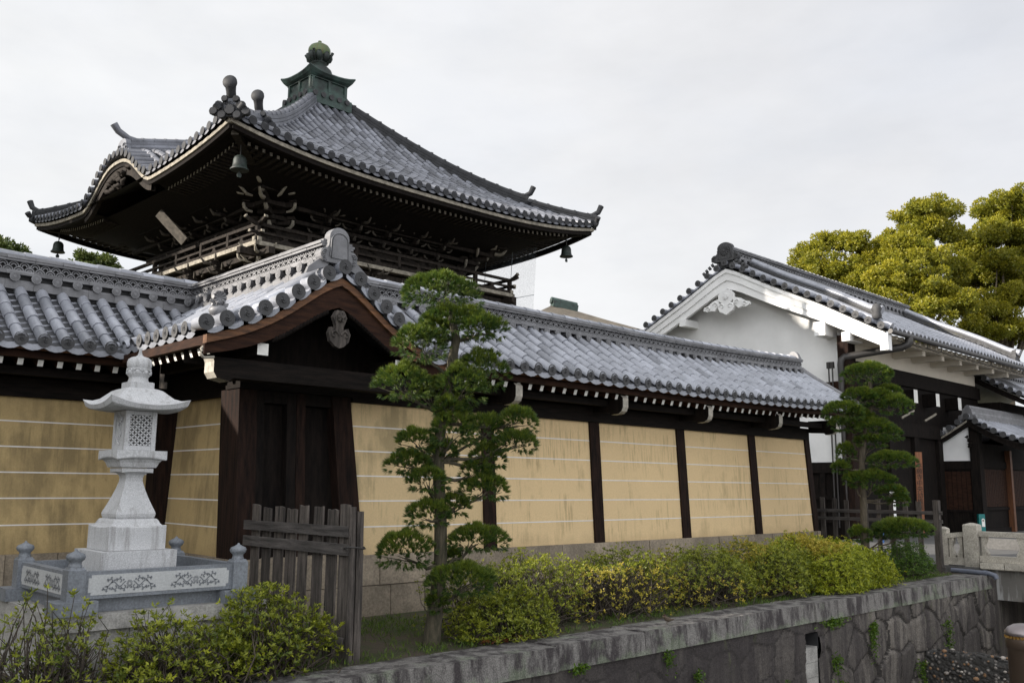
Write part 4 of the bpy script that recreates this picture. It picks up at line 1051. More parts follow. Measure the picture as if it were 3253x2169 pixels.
for k in range(4):
    for z, h, w, ext in ((7.21, .09, .10, .10), (7.40, .055, .08, .22), (7.585, .075, .075, .34)):
        P = [tuple(rot(k, s, 4.12))+(z+.16*max(0, (abs(s)-4.15)/.34)**1.5*(ext > .3),) for s in np.concatenate([np.linspace(-4.12-ext, -4.1, 5), np.linspace(-3.5, 3.5, 4), np.linspace(4.1, 4.12+ext, 5)])]
        mb.sweep(P, [(-w/2, 0), (w/2, 0), (w/2, h), (-w/2, h)], 0)
        for e in (0, -1):
            q = np.array(P[e]); t = np.array(P[e])-np.array(P[1 if e == 0 else -2]); t /= np.linalg.norm(t)
            mb.beam(q-t*.02+(0, 0, h/2), q+t*.012+(0, 0, h/2), w*1.03, h*1.03, 1)
    for s in (-4.12, -2.75, -1.37, 0, 1.37, 2.75):
        x, y = rot(k, s, 4.12); mb.box(x-.05, x+.05, y-.05, y+.05, 7.16, 7.60)
    for s in (-3.4, -2.05, -.68, .68, 2.05, 3.4):
        x, y = rot(k, s, 4.12); dxk, dyk = (1, 0) if k in (0, 2) else (0, 1)
        mb.prism([(-.16, 0), (-.05, .05), (-.07, .10), (.07, .10), (.05, .05), (.16, 0)][::-1], (x-dyk*.03, y-dxk*.03, 7.30), (dxk, dyk, 0), EZ, (dyk*.06, dxk*.06, 0), 0)
mb.build('railing', ['wood_t', 'pale'], tt)
# tilted name board under the wave gable
mb = MB(TT); mb.beam((-4.45, -1.05, 7.70), (-4.95, -.55, 8.46), .26, .05, 0, up=unit((-1, -.4, -.2))); mb.build('name_board', 'pale_d', tt)
def TCR(V): V = np.array(V, float); o_ = np.array((FO[0], FO[1], 12.80)); return TT(o_+(V-o_)*.93)
# copper roof crown and finial
FO = (-.17, -.12)
def TCU(V): V = np.array(V, float); V[:, 2] += .20; return TCR(V)
mb = MB(TCU)
mb.sq((FO[0], FO[1], 0), [(.80, 12.55), (.80, 12.92), (.70, 12.93), (.70, 13.05), (.64, 13.06), (.64, 13.42), (.70, 13.43), (.70, 13.47)], 0)
rows_ = []
for h_, z_, l_ in ((.72, 13.47, 0), (.80, 13.50, .07), (.87, 13.58, .13), (.86, 13.62, .13), (.70, 13.67, .05), (.45, 13.74, 0), (.3, 13.80, 0)):
    row_ = []
    for k in range(4):
        for s in np.linspace(-1, 1, 9)[:-1]:
            x, y = rot(k, s, 1.0); row_.append((FO[0]+h_*x, FO[1]+h_*y, z_+l_*abs(s)**2.5))
    rows_.append(row_+[row_[0]])
mb.sheet(rows_, 1, False)
for k in range(4):
    for s in (-.61, 0, .61):
        x, y = rot(k, s, .655); mb.box(FO[0]+x-.045, FO[0]+x+.045, FO[1]+y-.045, FO[1]+y+.045, 13.06, 13.43, 1)
    x, y = rot(k, 0, .645); t = (1, 0) if k in (0, 2) else (0, 1)
    mb.sweep([(FO[0]+x+t[0]*s, FO[1]+y+t[1]*s, 13.06) for s in (-.64, .64)], [(-.03, 0), (.03, 0), (.03, .10), (-.03, .10)], 1)
    for s in np.arange(-.6, .61, .3):
        x, y = rot(k, s, .78); x2, y2 = rot(k, s, .86); mb.tube([(FO[0]+x, FO[1]+y, 12.86), (FO[0]+x2, FO[1]+y2, 12.84)], .085, 9, 2)
mb.build('copper_roof_crown', ['copper', 'copper', 'tile_end'], tt)
mb = MB(TCR); c = (FO[0], FO[1], 13.80)
mb.lathe(c, [(.46, .08), (.47, .25), (.42, .42), (.30, .54), (.21, .60), (.20, .64), (.25, .66), (.25, .71), (.22, .73), (.28, .80), (.31, .92)], 20, 0)
for k in range(8):
    a = k*np.pi/4+.2; d = np.array((math.cos(a), math.sin(a), 0)); cc = np.array(c)
    mb.tube([cc+d*.22+(0, 0, .72), cc+d*.30+(0, 0, .80), cc+d*.34+(0, 0, .92), cc+d*.39+(0, 0, .99), cc+d*.41+(0, 0, .98)], [.05, .10, .11, .06, .03], 7)
    if k % 2 == 0:
        a += .4; d = np.array((math.cos(a), math.sin(a), 0))
        mb.tube([cc+d*.22+(0, 0, .70), cc+d*.40+(0, 0, .80), cc+d*.41+(0, 0, .90), cc+d*.47+(0, 0, 1.02)], [.03, .03, .04, .05], 6)
mb.build('lotus_base', 'copperd', tt)
mb = MB(TCR); mb.lathe(c, [(.28, .88), (.34, .98), (.365, 1.09), (.355, 1.19), (.30, 1.28), (.20, 1.345), (.11, 1.38), (.075, 1.42), (.055, 1.455), (.06, 1.475), (.02, 1.50)], 24); mb.build('finial_ball', 'gilt', tt)
# wind bells hang from the corners
for (a, b), lab in zip(((-5.3, -5.3), (5.3, -5.3), (-5.35, 5.35)), ('bronze wind bell under the near corner of the tower eave before the brackets', 'dark bronze wind bell hanging from the right corner of the tower eave against the sky', 'dark bronze wind bell hanging from the left corner of the tower eave against the sky')):
    p = tw((a, b, 8.36)); h = thing('wind_bell', lab, 'bell', p, 'wind bells at the tower corners')
    mb = MB(); prof_ = [(.20, 0), (.205, .02), (.165, .06), (.15, .14), (.145, .24), (.12, .30), (.07, .335), (.02, .345)]
    mb.lathe(p, prof_, 16); mb.build('bell_body', 'copperd' if a*b < 0 else 'copper' if False else 'copperd', h)
    mb = MB(); mb.tube([p+(0, 0, .34), p+(0, 0, .62)], .014, 6); mb.tube([p+(.0, 0, .40), p+(.03, 0, .44), p+(0, 0, .48)], .02, 6); mb.build('hanger', 'metal', h)
    mb = MB(); mb.tube([p+(0, 0, .05), p+(0, 0, -.05)], .01, 6)
    mb.prism([(-.04, -.16), (.04, -.16), (.055, -.10), (.02, -.05), (-.02, -.05), (-.055, -.10)], p+(0, -.006, 0), (1, 0, 0), EZ, (0, .012, 0)); mb.build('clapper', 'copperd', h)
# bird netting beside the balcony
mb = MB(TT); ss = np.linspace(-4.6, 4.6, 12)
mb.sheet([[(4.72-.075*(8.7-z)+.06*math.sin(s), s, z) for s in ss] for z in (5.2, 6.4, 7.2, 8.0, 8.72)])
tag(mb.build('bird_net', 'net', None, tw((4.8, 0, 7))), 'pale fine netting hung from the tower eave beside the balcony rail', 'net')
# ------------------------------------------------------------------ stone enclosure and lantern
LX, LY = 3.105, 8.08
te = thing('stone_enclosure', 'low granite enclosure with floral inlaid panels and onion-topped corner posts around the lantern', 'stone fence', (3.15, 8.1, 0))
X0, X1, Y0, Y1 = 2.43, 3.90, 7.40, 8.80
mb = MB()
x = X0-.05
for w in (.55, .62, .54): mb.box(x, x+w-.006, Y0+.02, Y1+.1, -.2, .43, 0, rng.random()); x += w
mb.box(X0-.04, 4.08, Y0+.03, Y1+.12, -.2, .425); mb.build('plinth', 'rough', te)
mb = MB(); mb.box(X0-.06, 3.05, Y0-.02, Y1+.15, .432, .55); mb.box(3.056, 4.09, Y0-.02, Y1+.15, .432, .552); mb.build('cover_slab', 'rough', te)
mb = MB()
for px in (X0, X1-.13):
    for py in (Y0, Y1-.13): mb.box(px-.09, px+.22, py-.05, py+.20, .552, .655)
mb.box(X0+.1, X1-.1, Y0+.12, Y1-.1, .552, .70); mb.build('corner_block', 'granite_d', te)
def post(px, py):
    mb = MB(); c = (px+.065, py+.065, 0)
    mb.sq(c, [(.065, .655), (.065, .885), (.055, .895), (.052, .905)], 0)
    mb.lathe(c, [(.048, .90), (.052, .915), (.045, .925), (.045, .945), (.066, .965), (.072, .985), (.062, 1.005), (.03, 1.018), (.012, 1.03), (.006, 1.042)], 18, 0)
    mb.build('corner_post', 'granite_d', te)
for px in (X0, X1-.13):
    for py in (Y0, Y1-.13): post(px, py)
def scroll(mb, o, u, out, L, H):
    """two leafy scroll groups with a daisy at the centre of each"""
    u = np.array(u, float); v = np.array((0, 0, 1.0)); o = np.array(o, float); out = np.array(out, float)*.002
    def pt(a, b): return o+u*a+v*b+out
    for c in (.26, .76):
        for k in range(12):
            a = k*np.pi/6; d = lambda r, t: pt(c*L+r*math.cos(t)*.9, H/2+r*math.sin(t))
            mb.add([d(.006, a), d(.022, a-.16), d(.032, a), d(.022, a+.16)], [[0, 1, 2, 3]])
        for s in (-1, 1):
            for q in range(5):
                x0 = c*L+s*(.045+q*.036)*L/1.15; up = 1 if (q % 2) else -1
                t = np.linspace(0, 4.6, 14); r_ = np.linspace(.024, .006, 14)
                P = [pt(x0+s*.0+r*math.cos(a)*s, H/2+up*.020+up*r*math.sin(a)) for a, r in zip(t, r_)]
                ribbon(mb, P, out, .0085)
                for a0 in (.6, 1.7, 2.8): 
                    ct = pt(x0+.030*math.cos(a0)*s, H/2+up*.020+up*.030*math.sin(a0)); e = .010
                    mb.add([ct+u*e, ct+v*e, ct-u*e, ct-v*e], [[0, 1, 2, 3]])
            P = [pt(c*L+s*q, H/2+.018*math.sin(q*62)) for q in np.linspace(.03, .20*L/1.15, 22)]
            ribbon(mb, P, out, .008)
def ribbon(mb, P, out, w):
    P = np.array(P); T = np.gradient(P, axis=0); N = np.cross(T, unit(out)); N /= np.linalg.norm(N, axis=1)[:, None]+1e-9
    mb.sheet([P-N*w/2, P+N*w/2], 0, False)
def panel(name, a, b, out, floral=True):
    a = np.array(a, float); b = np.array(b, float); u = unit(b-a); L = np.linalg.norm(b-a); out = np.array(out, float)
    mb = MB(); mb.prism([(0, .662), (L, .662), (L, .868), (0, .868)], a, u, (0, 0, 1), -out*.075)
    if floral: 
        ch = .022; z0, z1 = .690, .842
        po = [(.03+ch, z0), (L-.03-ch, z0), (L-.03-ch, z0+ch), (L-.03, z0+ch), (L-.03, z1-ch), (L-.03-ch, z1-ch), (L-.03-ch, z1), (.03+ch, z1), (.03+ch, z1-ch), (.03, z1-ch), (.03, z0+ch), (.03+ch, z0+ch)]
        o = mb.build(name, 'granite_d', te)
        m2 = MB(); m2.prism(po, a+out*.003, u, (0, 0, 1), -out*.01); i = m2.build('inset_panel', 'granite_in', o)
        m3 = MB(); scroll(m3, a+u*.06+out*.0045+np.array((0, 0, z0)), u, out, L-.12, z1-z0); m3.build('floral_inlay', 'granite_mark', o)
    else: mb.build(name, 'granite_d', te)
panel('front_panel', (X0+.13, Y0+.03, 0), (X1-.13, Y0+.03, 0), (0, -1, 0))
panel('side_panel', (X0+.03, Y1-.13, 0), (X0+.03, Y0+.13, 0), (-1, 0, 0))
panel('side_panel', (X1-.03, Y0+.13, 0), (X1-.03, Y1-.13, 0), (1, 0, 0), False)
panel('back_panel', (X1-.13, Y1-.03, 0), (X0+.13, Y1-.03, 0), (0, 1, 0), False)

tln = thing('stone_lantern', 'tall pale granite lantern with flared roof and lattice fire box inside the low enclosure', 'stone lantern', (LX, LY, .7))
c = (LX, LY, 0)
mb = MB(); mb.sq(c, [(.316, .60), (.316, .985)]); mb.build('base_block', 'granite', tln)
def curved_sq(mb, prof_, lift=None, n=9, mi=0, smooth=False):
    """square sections whose edges may rise towards the corners: (half width, z mid, z corner)"""
    q = np.linspace(-1, 1, n); rows = []
    for p in prof_:
        h, z, zc = p; row = []
        for k in range(4):
            for s in q[:-1]:
                x, y = [(s, -1), (1, s), (-s, 1), (-1, -s)][k]
                row.append((LX+h*x, LY+h*y, z+(zc-z)*abs(s)**2.2))
        row.append(row[0]); rows.append(row)
    mb.sheet(rows, mi, smooth)
    for r_, sgn in ((rows[0], -1), (rows[-1], 1)):
        mb.add(r_[:-1], [list(range(len(r_)-1))[::sgn]], mi)
mb = MB(); curved_sq(mb, [(.241, .988, .988), (.241, 1.172, 1.188), (.236, 1.176, 1.192), (.215, 1.186, 1.190), (.200, 1.205, 1.205), (.190, 1.228, 1.228), (.178, 1.243, 1.243), (.165, 1.246, 1.246)]); mb.build('stepped_block', 'granite', tln)
mb = MB(); mb.sq(c, [(.158, 1.248), (.165, 1.262), (.169, 1.285), (.165, 1.300), (.140, 1.36), (.113, 1.43), (.090, 1.50), (.074, 1.56), (.073, 1.59), (.080, 1.615), (.100, 1.632)])
curved_sq(mb, [(.100, 1.632, 1.632), (.134, 1.642, 1.634), (.136, 1.664, 1.664), (.134, 1.672, 1.672)]); sh = mb.build('shaft', 'granite', tln)
mb = MB(); curved_sq(mb, [(.150, 1.678, 1.678), (.157, 1.69, 1.69), (.168, 1.72, 1.72), (.185, 1.745, 1.742), (.212, 1.763, 1.742), (.215, 1.77, 1.75), (.215, 1.822, 1.822)]); mb.build('platform_block', 'granite', tln)
mb = MB(); h = .136; z0, z1 = 1.825, 2.165                       # open fire box: four corner piers, sill and head, lattice in each face
for sx in (-1, 1):
    for sy in (-1, 1): mb.box(LX+sx*h-(.04 if sx > 0 else 0), LX+sx*h+(.04 if sx < 0 else 0), LY+sy*h-(.04 if sy > 0 else 0), LY+sy*h+(.04 if sy < 0 else 0), z0, z1)
mb.box(LX-h+.002, LX+h-.002, LY-h+.002, LY+h-.002, z0+.001, z0+.04); mb.box(LX-h+.002, LX+h-.002, LY-h+.002, LY+h-.002, z1-.035, z1-.001)
mb.box(LX-h+.012, LX-h+.03, LY-.1, LY+.1, z0+.03, z1-.03); mb.box(LX+h-.03, LX+h-.012, LY-.1, LY+.1, z0+.03, z1-.03)
fb = mb.build('fire_box', 'granite', tln)
for yy in (LY-h+.018, LY+h-.018):
    mb = MB(); nx, nz = 4, 6; w = .197/nx; hh = (z1-z0-.075)/nz
    for i in range(nx):
        for j in range(nz):
            x = LX-.0985+i*w; z = z0+.04+j*hh
            for (xa, za, xb, zb) in ((x, z, x+w, z+hh), (x, z+hh, x+w, z)):
                d = unit((xb-xa, 0, zb-za)); nrm = np.array((-d[2], 0, d[0])); A = np.array((xa, yy, za)); B = np.array((xb, yy, zb)); m_ = (A+B)/2
                for s in (-1, 1):
                    P0, P1 = (A, m_) if s < 0 else (m_, B)
                    q = (P0+P1)/2
                    V = [P0, q+nrm*.008, P1, q-nrm*.008]; V = [v+np.array((0, -.012, 0)) for v in V]+[v+np.array((0, .012, 0)) for v in V]
                    mb.hexa(V)
    mb.build('lattice', 'granite', fb)
mb = MB()
for k in range(16):                                            # leaf relief on the left face
    z = 1.87+.017*k; y = LY+.03*math.sin(k*.9)
    mb.tube([(LX-h+.010, y-.015, z), (LX-h+.004, y+.005, z+.012), (LX-h+.010, y+.03, z+.03)], [.004, .010, .003], 5)
mb.build('leaf_relief', 'granite', fb)
mb = MB(); curved_sq(mb, [(.130, 2.168, 2.168), (.30, 2.165, 2.19), (.325, 2.172, 2.215), (.342, 2.208, 2.272), (.325, 2.216, 2.268), (.28, 2.235, 2.262), (.235, 2.272, 2.278), (.20, 2.312, 2.312), (.165, 2.345, 2.345), (.13, 2.362, 2.362), (.09, 2.372, 2.372)], n=13); mb.build('roof', 'granite', tln)
mb = MB(); mb.sq(c, [(.104, 2.368), (.104, 2.418), (.09, 2.424)])
mb.lathe(c, [(.092, 2.42), (.082, 2.445), (.080, 2.466)], 20)
mb.lathe(c, [(.080, 2.466), (.094, 2.485), (.099, 2.51), (.098, 2.532), (.105, 2.545), (.09, 2.55)], 32)
for k in range(8):
    a = k*np.pi/4+.3; d = np.array((math.cos(a), math.sin(a), 0)); cc = np.array(c)+(0, 0, 2.51); t = np.array((-math.sin(a), math.cos(a), 0))
    mb.tube([cc+d*.093, cc+d*.103, cc+d*.107], [.024, .018, .006], 8)
    th = np.linspace(-.6, np.pi+.6, 9); mb.tube([cc+d*.098+t*.034*math.cos(q)+np.array((0, 0, .030*math.sin(q))) for q in th], .005, 5)
mb.lathe(c, [(.095, 2.55), (.104, 2.565), (.105, 2.60), (.095, 2.628), (.07, 2.646), (.035, 2.655), (.021, 2.668), (.014, 2.69), (.013, 2.71), (.016, 2.728), (.006, 2.731)], 24); mb.build('finial', 'granite', tln)
def text(name, s, size, parent, loc, u, v, mat, vertical=True):
    u = unit(u); v = unit(v); n = np.cross(u, v)
    cu = bpy.data.curves.new(name, 'FONT'); cu.body = '\n'.join(s) if vertical else s; cu.size = size; cu.align_x = 'CENTER'; cu.space_line = 0.93; cu.extrude = .001
    cu.materials.append(M[mat])
    o = bpy.data.objects.new(name, cu); C.objects.link(o); o.parent = parent
    off = wof(parent); m_ = Matrix.Identity(4)
    for i in range(3): m_[i][0] = u[i]; m_[i][1] = v[i]; m_[i][2] = n[i]; m_[i][3] = loc[i]-off[i]
    me = bpy.data.meshes.new_from_object(o.evaluated_get(bpy.context.evaluated_depsgraph_get())); q = bpy.data.objects.new(name, me); C.objects.link(q); bpy.data.objects.remove(o)
    q.parent = parent; q.matrix_local = m_; return q
vv = unit((0, .44, .9)); text('carved_inscription', '呂皿年寺', .034, tln, (LX+.012, LY-.077, 1.512), (1, 0, 0), (0, .31, .95), 'carve')

# ------------------------------------------------------------------ picket fences
def pickets(label, x, ya, yb, ys, z_top, rails, w, group, lowrail, seed):
    rg = np.random.default_rng(seed)
    t = thing('picket_fence', label, 'fence', (x, (ya+yb)/2, 0), group)
    for y in ys:
        mb = MB(); zt = z_top+rg.normal()*.02; ww = w*(.85+.3*rg.random()); th = .02; q = rg.normal()*.012
        # ragged top: four points
        p = [(-ww/2, -.15), (ww/2, -.15), (ww/2+q, zt-.01*rg.random()), (ww*.2+q, zt-.015*rg.random()), (-ww*.15+q, zt-.012*rg.random()), (-ww/2+q, zt-.02*rg.random())]
        mb.prism(p, (x+rg.normal()*.006, y, 0), (0, 1, 0), (0, 0, 1), (th, 0, 0), 0); mb.TI = [np.full_like(a, rg.random(), float) for a in mb.TI]
        mb.build('picket', 'grey', t)
    for (z0, h, y0, y1) in rails+lowrail:
        mb = MB(); mb.beam((x-.022, y0, z0), (x-.024, y1, z0+rg.normal()*.006), .026, h, tint=rg.random()); mb.build('rail', 'grey_h', t)
    return t
f1 = pickets('old grey picket fence running from the gate towards the canal, between lantern and trained pine', 4.72, 7.07, 9.42, np.array([7.17, 7.40, 7.64, 7.88, 8.12, 8.36, 8.60, 8.84]), 1.335, [(1.128, .095, 7.06, 9.03), (.968, .10, 7.05, 9.03)], .165, 'weathered picket fences', [(.155, .09, 7.1, 8.1)], 3)
for (dx, dy, zt) in ((.0, 0, 1.35), (.07, -.02, 1.31)):
    mb = MB(); mb.tube([(4.725+dx, 7.05+dy, -.2), (4.73+dx, 7.05+dy, .6), (4.72+dx, 7.05+dy, zt)], [.040, .037, .035], 7, smooth=False); mb.build('post', 'grey', f1)
mb = MB(); a = np.linspace(0, 6.28, 12); mb.tube([(4.745+.10*math.cos(q), 7.04+.085*math.sin(q), .99+.01*math.sin(2*q)) for q in a], .008, 5); mb.build('wire_tie', 'metal', f1)
f2 = pickets('dark picket fence with two long rails behind the far trained pine, beside the bridge', 18.4, 7.30, 9.85, np.array([7.64, 7.92, 8.19, 8.47, 8.75, 9.15, 9.42, 9.68]), 1.35, [(1.115, .068, 7.2, 9.9), (.952, .066, 7.2, 9.9)], .10, 'weathered picket fences', [(.07, .08, 7.2, 7.7)], 4)
mb = MB(); mb.box(18.36, 18.47, 7.26, 7.37, -.15, 1.36); mb.build('post', 'grey', f2)

# ------------------------------------------------------------------ canal wall, bridge, rubble wall
tc_ = thing('canal_wall', 'dark streaked canal wall of fitted stones with a granite coping below the hedge', 'retaining wall', (10, 6.43, 0))
mb = MB(); x = -20.0; rg = np.random.default_rng(9)
edges = [-20]
while edges[-1] < 18.6: edges.append(edges[-1]+1.1+rg.random()*.9)
edges = [e for e in edges if e < 4.0]+[4.28, 6.75, 8.15, 10.1, 11.9, 12.9, 14.6, 15.55, 16.6, 18.62]
for a, b in zip(edges[:-1], edges[1:]):
    j = rg.normal(size=4)*.012; yb = 6.93+rg.normal()*.03
    mb.hexa([(a+.006, 6.43+j[0], -.245), (b-.006, 6.43+j[1], -.245), (b-.006, yb, -.245), (a+.006, yb, -.245), (a+.006, 6.435+j[0]+.012, -.004+j[2]*.4), (b-.006, 6.435+j[1]+.012, -.004+j[3]*.4), (b-.006, yb, -.01), (a+.006, yb, -.01)], 0, rg.random())
mb.build('coping', 'coping', tc_)
mb = MB()
n, m_ = 160, 14
def wy(x, z): return 6.46+.06*(z+.25)*-1*(-1)
# face with a culvert opening at X 11.64-11.98
def face(x0, x1, z0, z1): 
    xs = np.linspace(x0, x1, max(2, int((x1-x0)*3))); zs = np.linspace(z0, z1, 8)
    mb.sheet([[(x, 6.45, z) for x in xs] for z in zs], 0, False)
face(-20, 3.5, -2.35, -.25)
# fitted stones in relief: cells of irregular polygons with sunken joints, larger and flatter to the left
rq = np.random.default_rng(77); pts = []
for i_ in range(24):
    for k_ in range(6): pts.append((3.2+i_*.66+.33*(k_ % 2)+rq.normal()*.11, -2.5+k_*.46+rq.normal()*.085))
pts = np.array(pts); cell_t = .18+.82*rq.random(len(pts)); cell_o = rq.normal(size=len(pts))*.014; cell_s = rq.normal(size=(len(pts), 2))*.05
st_ = .026; gx = np.arange(3.5, 18.72, st_); gz_ = np.arange(-2.36, -.24, st_); gz_[-1] = -.238
XX, ZZ = np.meshgrid(gx, gz_); wob = .035*np.sin(XX*7.3+ZZ*5.1)+.03*np.sin(ZZ*9.7-XX*4.2)
Q = np.stack([XX+wob, ZZ+wob*.8], -1); D = np.linalg.norm((Q[:, :, None]-pts[None, None])*np.array((.85, 1.15)), axis=-1)
o2 = np.argpartition(D, 1, axis=-1)[..., :2]; dd_ = np.take_along_axis(D, o2, -1); first = np.where(dd_[..., 0] <= dd_[..., 1], o2[..., 0], o2[..., 1])
edge = np.abs(dd_[..., 0]-dd_[..., 1])/2; bulge = np.clip(edge/.055, 0, 1); bulge = bulge*bulge*(3-2*bulge)
near = np.clip((XX-10.0)/4.5, .22, 1)
tilt = ((XX-pts[first, 0])*cell_s[first, 0]+(ZZ-pts[first, 1])*cell_s[first, 1])
YY = 6.475-.09*(ZZ+.25)*0-(.034*bulge+cell_o[first]+tilt)*near+.004*rq.normal(size=XX.shape)
TN = np.where(edge < .014, 0.0, cell_t[first]); hole = (XX > 11.63) & (XX < 11.99) & (ZZ > -1.16) & (ZZ < -.39)
I_ = np.arange(XX.size).reshape(XX.shape); Fq = np.stack([I_[:-1, :-1], I_[:-1, 1:], I_[1:, 1:], I_[1:, :-1]], -1).reshape(-1, 4)
kp_ = ~hole[:-1, :-1].ravel(); mb.add(np.stack([XX, YY, ZZ], -1).reshape(-1, 3), Fq[kp_], 0, TN[:-1, :-1].ravel()[kp_], True)
mb.build('stone_face', 'masonry', tc_)
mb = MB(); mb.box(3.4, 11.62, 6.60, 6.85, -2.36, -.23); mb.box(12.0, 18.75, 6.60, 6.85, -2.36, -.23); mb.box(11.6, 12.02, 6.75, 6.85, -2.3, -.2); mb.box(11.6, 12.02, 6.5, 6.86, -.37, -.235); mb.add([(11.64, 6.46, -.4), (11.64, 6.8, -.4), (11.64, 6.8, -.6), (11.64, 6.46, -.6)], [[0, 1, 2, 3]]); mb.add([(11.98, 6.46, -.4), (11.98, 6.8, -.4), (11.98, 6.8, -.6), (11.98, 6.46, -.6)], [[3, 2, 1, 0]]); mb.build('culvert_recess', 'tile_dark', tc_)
mb = MB()
for z0, z1 in ((-.77, -.575), (-.965, -.775), (-1.16, -.97)): mb.box(11.645, 11.975, 6.475, 6.9, z0, z1)
mb.build('concrete_block', 'rough', tc_)
mb = MB(); mb.box(18.70, 45, 6.47, 6.9, -2.35, -.02, 0, .4); mb.build('bridge_abutment', 'masonry', tc_)
mb = MB(); mb.box(-200, 300, 2.0, 2.25, -2.4, .0); tag(mb.build('canal_bank', 'rough', None, (0, 2.1, 0)), 'plain stone bank on the near side of the canal', 'retaining wall')
tb = thing('stone_bridge', 'low granite bridge with stone balusters and stained girder crossing the canal at the right', 'bridge', (21, 4, 0))
mb = MB(); mb.box(18.86, 25, 1.0, 6.98, -.48, .07); mb.build('girder', 'girder', tb)
mb = MB(); mb.box(18.75, 25.1, .9, 6.695, .075, .115, 0, .5)
y = 6.7
while y > 1: mb.box(18.72, 18.98, y-.43, y-.006, .09, .195, 0, rng.random()); y -= .44
mb.build('deck_edge_stone', 'bridge', tb)
mb = MB(); mb.box(18.86, 19.06, 1, 6.74, .20, .32); mb.box(18.86, 19.06, 6.92, 7.34, .12, .26); mb.build('railing_foot', 'bridge', tb)
def bpost(y, z, w):
    mb = MB(); mb.sq((18.96, y, 0), [(w/2, 0), (w/2, z-.045), (w/2-.015, z-.03), (w*.1, z)]); mb.build('railing_post', 'bridge', tb)
bpost(7.42, .84, .17); bpost(6.88, .93, .26); bpost(4.6, .93, .26)
mb = MB(); mb.box(18.88, 19.05, 4.7, 6.74, .68, .775); mb.build('top_rail', 'bridge', tb)
mb = MB(); mb.hexa([(18.88, 7.02, .665), (19.04, 7.02, .665), (19.04, 7.33, .625), (18.88, 7.33, .625), (18.88, 7.02, .755), (19.04, 7.02, .755), (19.04, 7.33, .715), (18.88, 7.33, .715)]); mb.build('top_rail', 'bridge', tb)
def baluster(y, z0, z1, half=0):
    mb = MB(); H = z1-z0; P = [(.10, 0), (.115, .10), (.075, .28), (.045, .48), (.05, .60), (.085, .78), (.095, 1.0)]
    r_ = [(a, z0+H*b) for a, b in P] if half >= 0 else [(0.0, z0), (0.0, z1)]
    l_ = [(-a, z0+H*b) for a, b in P][::-1] if half <= 0 else [(0.0, z1), (0.0, z0)]
    mb.prism(r_+l_, (18.90, y, 0), (0, 1, 0), (0, 0, 1), (.12, 0, 0)); mb.build('baluster', 'bridge', tb)
baluster(6.70, .32, .68, -1); 
for y in (5.98, 5.15): baluster(y, .32, .68)
baluster(7.06, .26, .66, 1); baluster(7.31, .26, .64, -1)
mb = MB(); mb.box(25.0, 25.3, 1, 9.0, .1, .36); tag(mb.build('stone_kerb', 'asphalt', None, (25.1, 5, .1)), 'low stone kerb on the far side of the road, seen between the balusters', 'kerb')
mb = MB()
P = [(18.45, 7.12, .045), (18.42, 6.72, .04), (18.40, 6.42, .03), (18.40, 6.33, .0), (18.40, 6.30, -.06)]
mb.tube(P, [.045, .045, .045, .05, .05], 12); mb.tube([(18.405, 6.52, .033), (18.40, 6.46, .031)], .055, 12)
tag(mb.build('drain_pipe', 'pvc', None, (18.4, 6.6, .04)), 'grey plastic drain pipe poking over the coping beside the bridge', 'pipe')
mb = MB(); rg = np.random.default_rng(2)
g = []
for z, w in ((-2.4, .30), (-1.6, .24), (-1.06, .20), (-1.0, .15)):
    g.append((z, w))
ys = np.linspace(2.2, 6.42, 40); tp = rg.normal(size=(40,))*.025
rows = [[(15.55-w, y, z+(t if z > -1.2 else 0)) for y, t in zip(ys, tp)] for z, w in g]+[[(15.55+w, y, z+(t if z > -1.2 else 0)) for y, t in zip(ys, tp)] for z, w in g[::-1]]
mb.sheet(rows, 0, False); mb.add([r_[-1] for r_ in rows], [list(range(len(rows)))])
for k in range(170):
    y = 2.6+rg.random()*3.7; side = rg.random() < .55
    p = np.array((15.55-.21-.02*rg.random(), y, -1.12-rg.random()*.5)) if side else np.array((15.55+rg.normal()*.09, y, -.985))
    r_ = .02+.03*rg.random(); mb.lathe(p-(0, 0, r_*.6), [(r_*.3, 0), (r_, r_*.5), (r_*.9, r_), (r_*.3, r_*1.3)], 6, int(rg.integers(0, 3)))
M['pebble'] = simple('pebble', (0.30, 0.27, 0.24), .8, .5, 9.0); M['pebble_o'] = simple('orange_pebble', (0.24, 0.14, 0.075), .8, .4, 9.0)
tag(mb.build('rubble_weir', ['rubble', 'pebble', 'pebble_o'], None, (15.55, 4.5, -2)), 'low rough wall of cemented pebbles crossing the canal below the bridge', 'weir')
# bollard on the near pavement
bl = thing('bollard', 'brown metal bollard with a domed steel cap and brass studs at the near pavement edge', 'bollard', (4.215, 1.355, 0))
B = (4.215, 1.355, 0)
mb = MB(); mb.lathe(B, [(.064, 0), (.064, .905), (.066, .91)], 32); mb.build('shaft', 'bollard', bl)
mb = MB(); mb.lathe(B, [(.066, .91), (.069, .915), (.069, .945), (.065, .955)], 32); mb.build('collar', 'bollard', bl)
mb = MB()
for k in range(30):
    a = k*2*np.pi/30; mb.box(B[0]+.0675*math.cos(a)-.0035, B[0]+.0675*math.cos(a)+.0035, B[1]+.0675*math.sin(a)-.0035, B[1]+.0675*math.sin(a)+.0035, .9525, .962)
mb.lathe(B, [(.062, .95), (.062, .966)], 24); mb.build('stud_ring', 'brass', bl)
mb = MB(); mb.lathe(B, [(.070, .964), (.0715, .970), (.070, .978), (.058, .994), (.038, 1.005), (.015, 1.010), (.002, 1.0105)], 32); mb.build('cap', 'steel', bl)
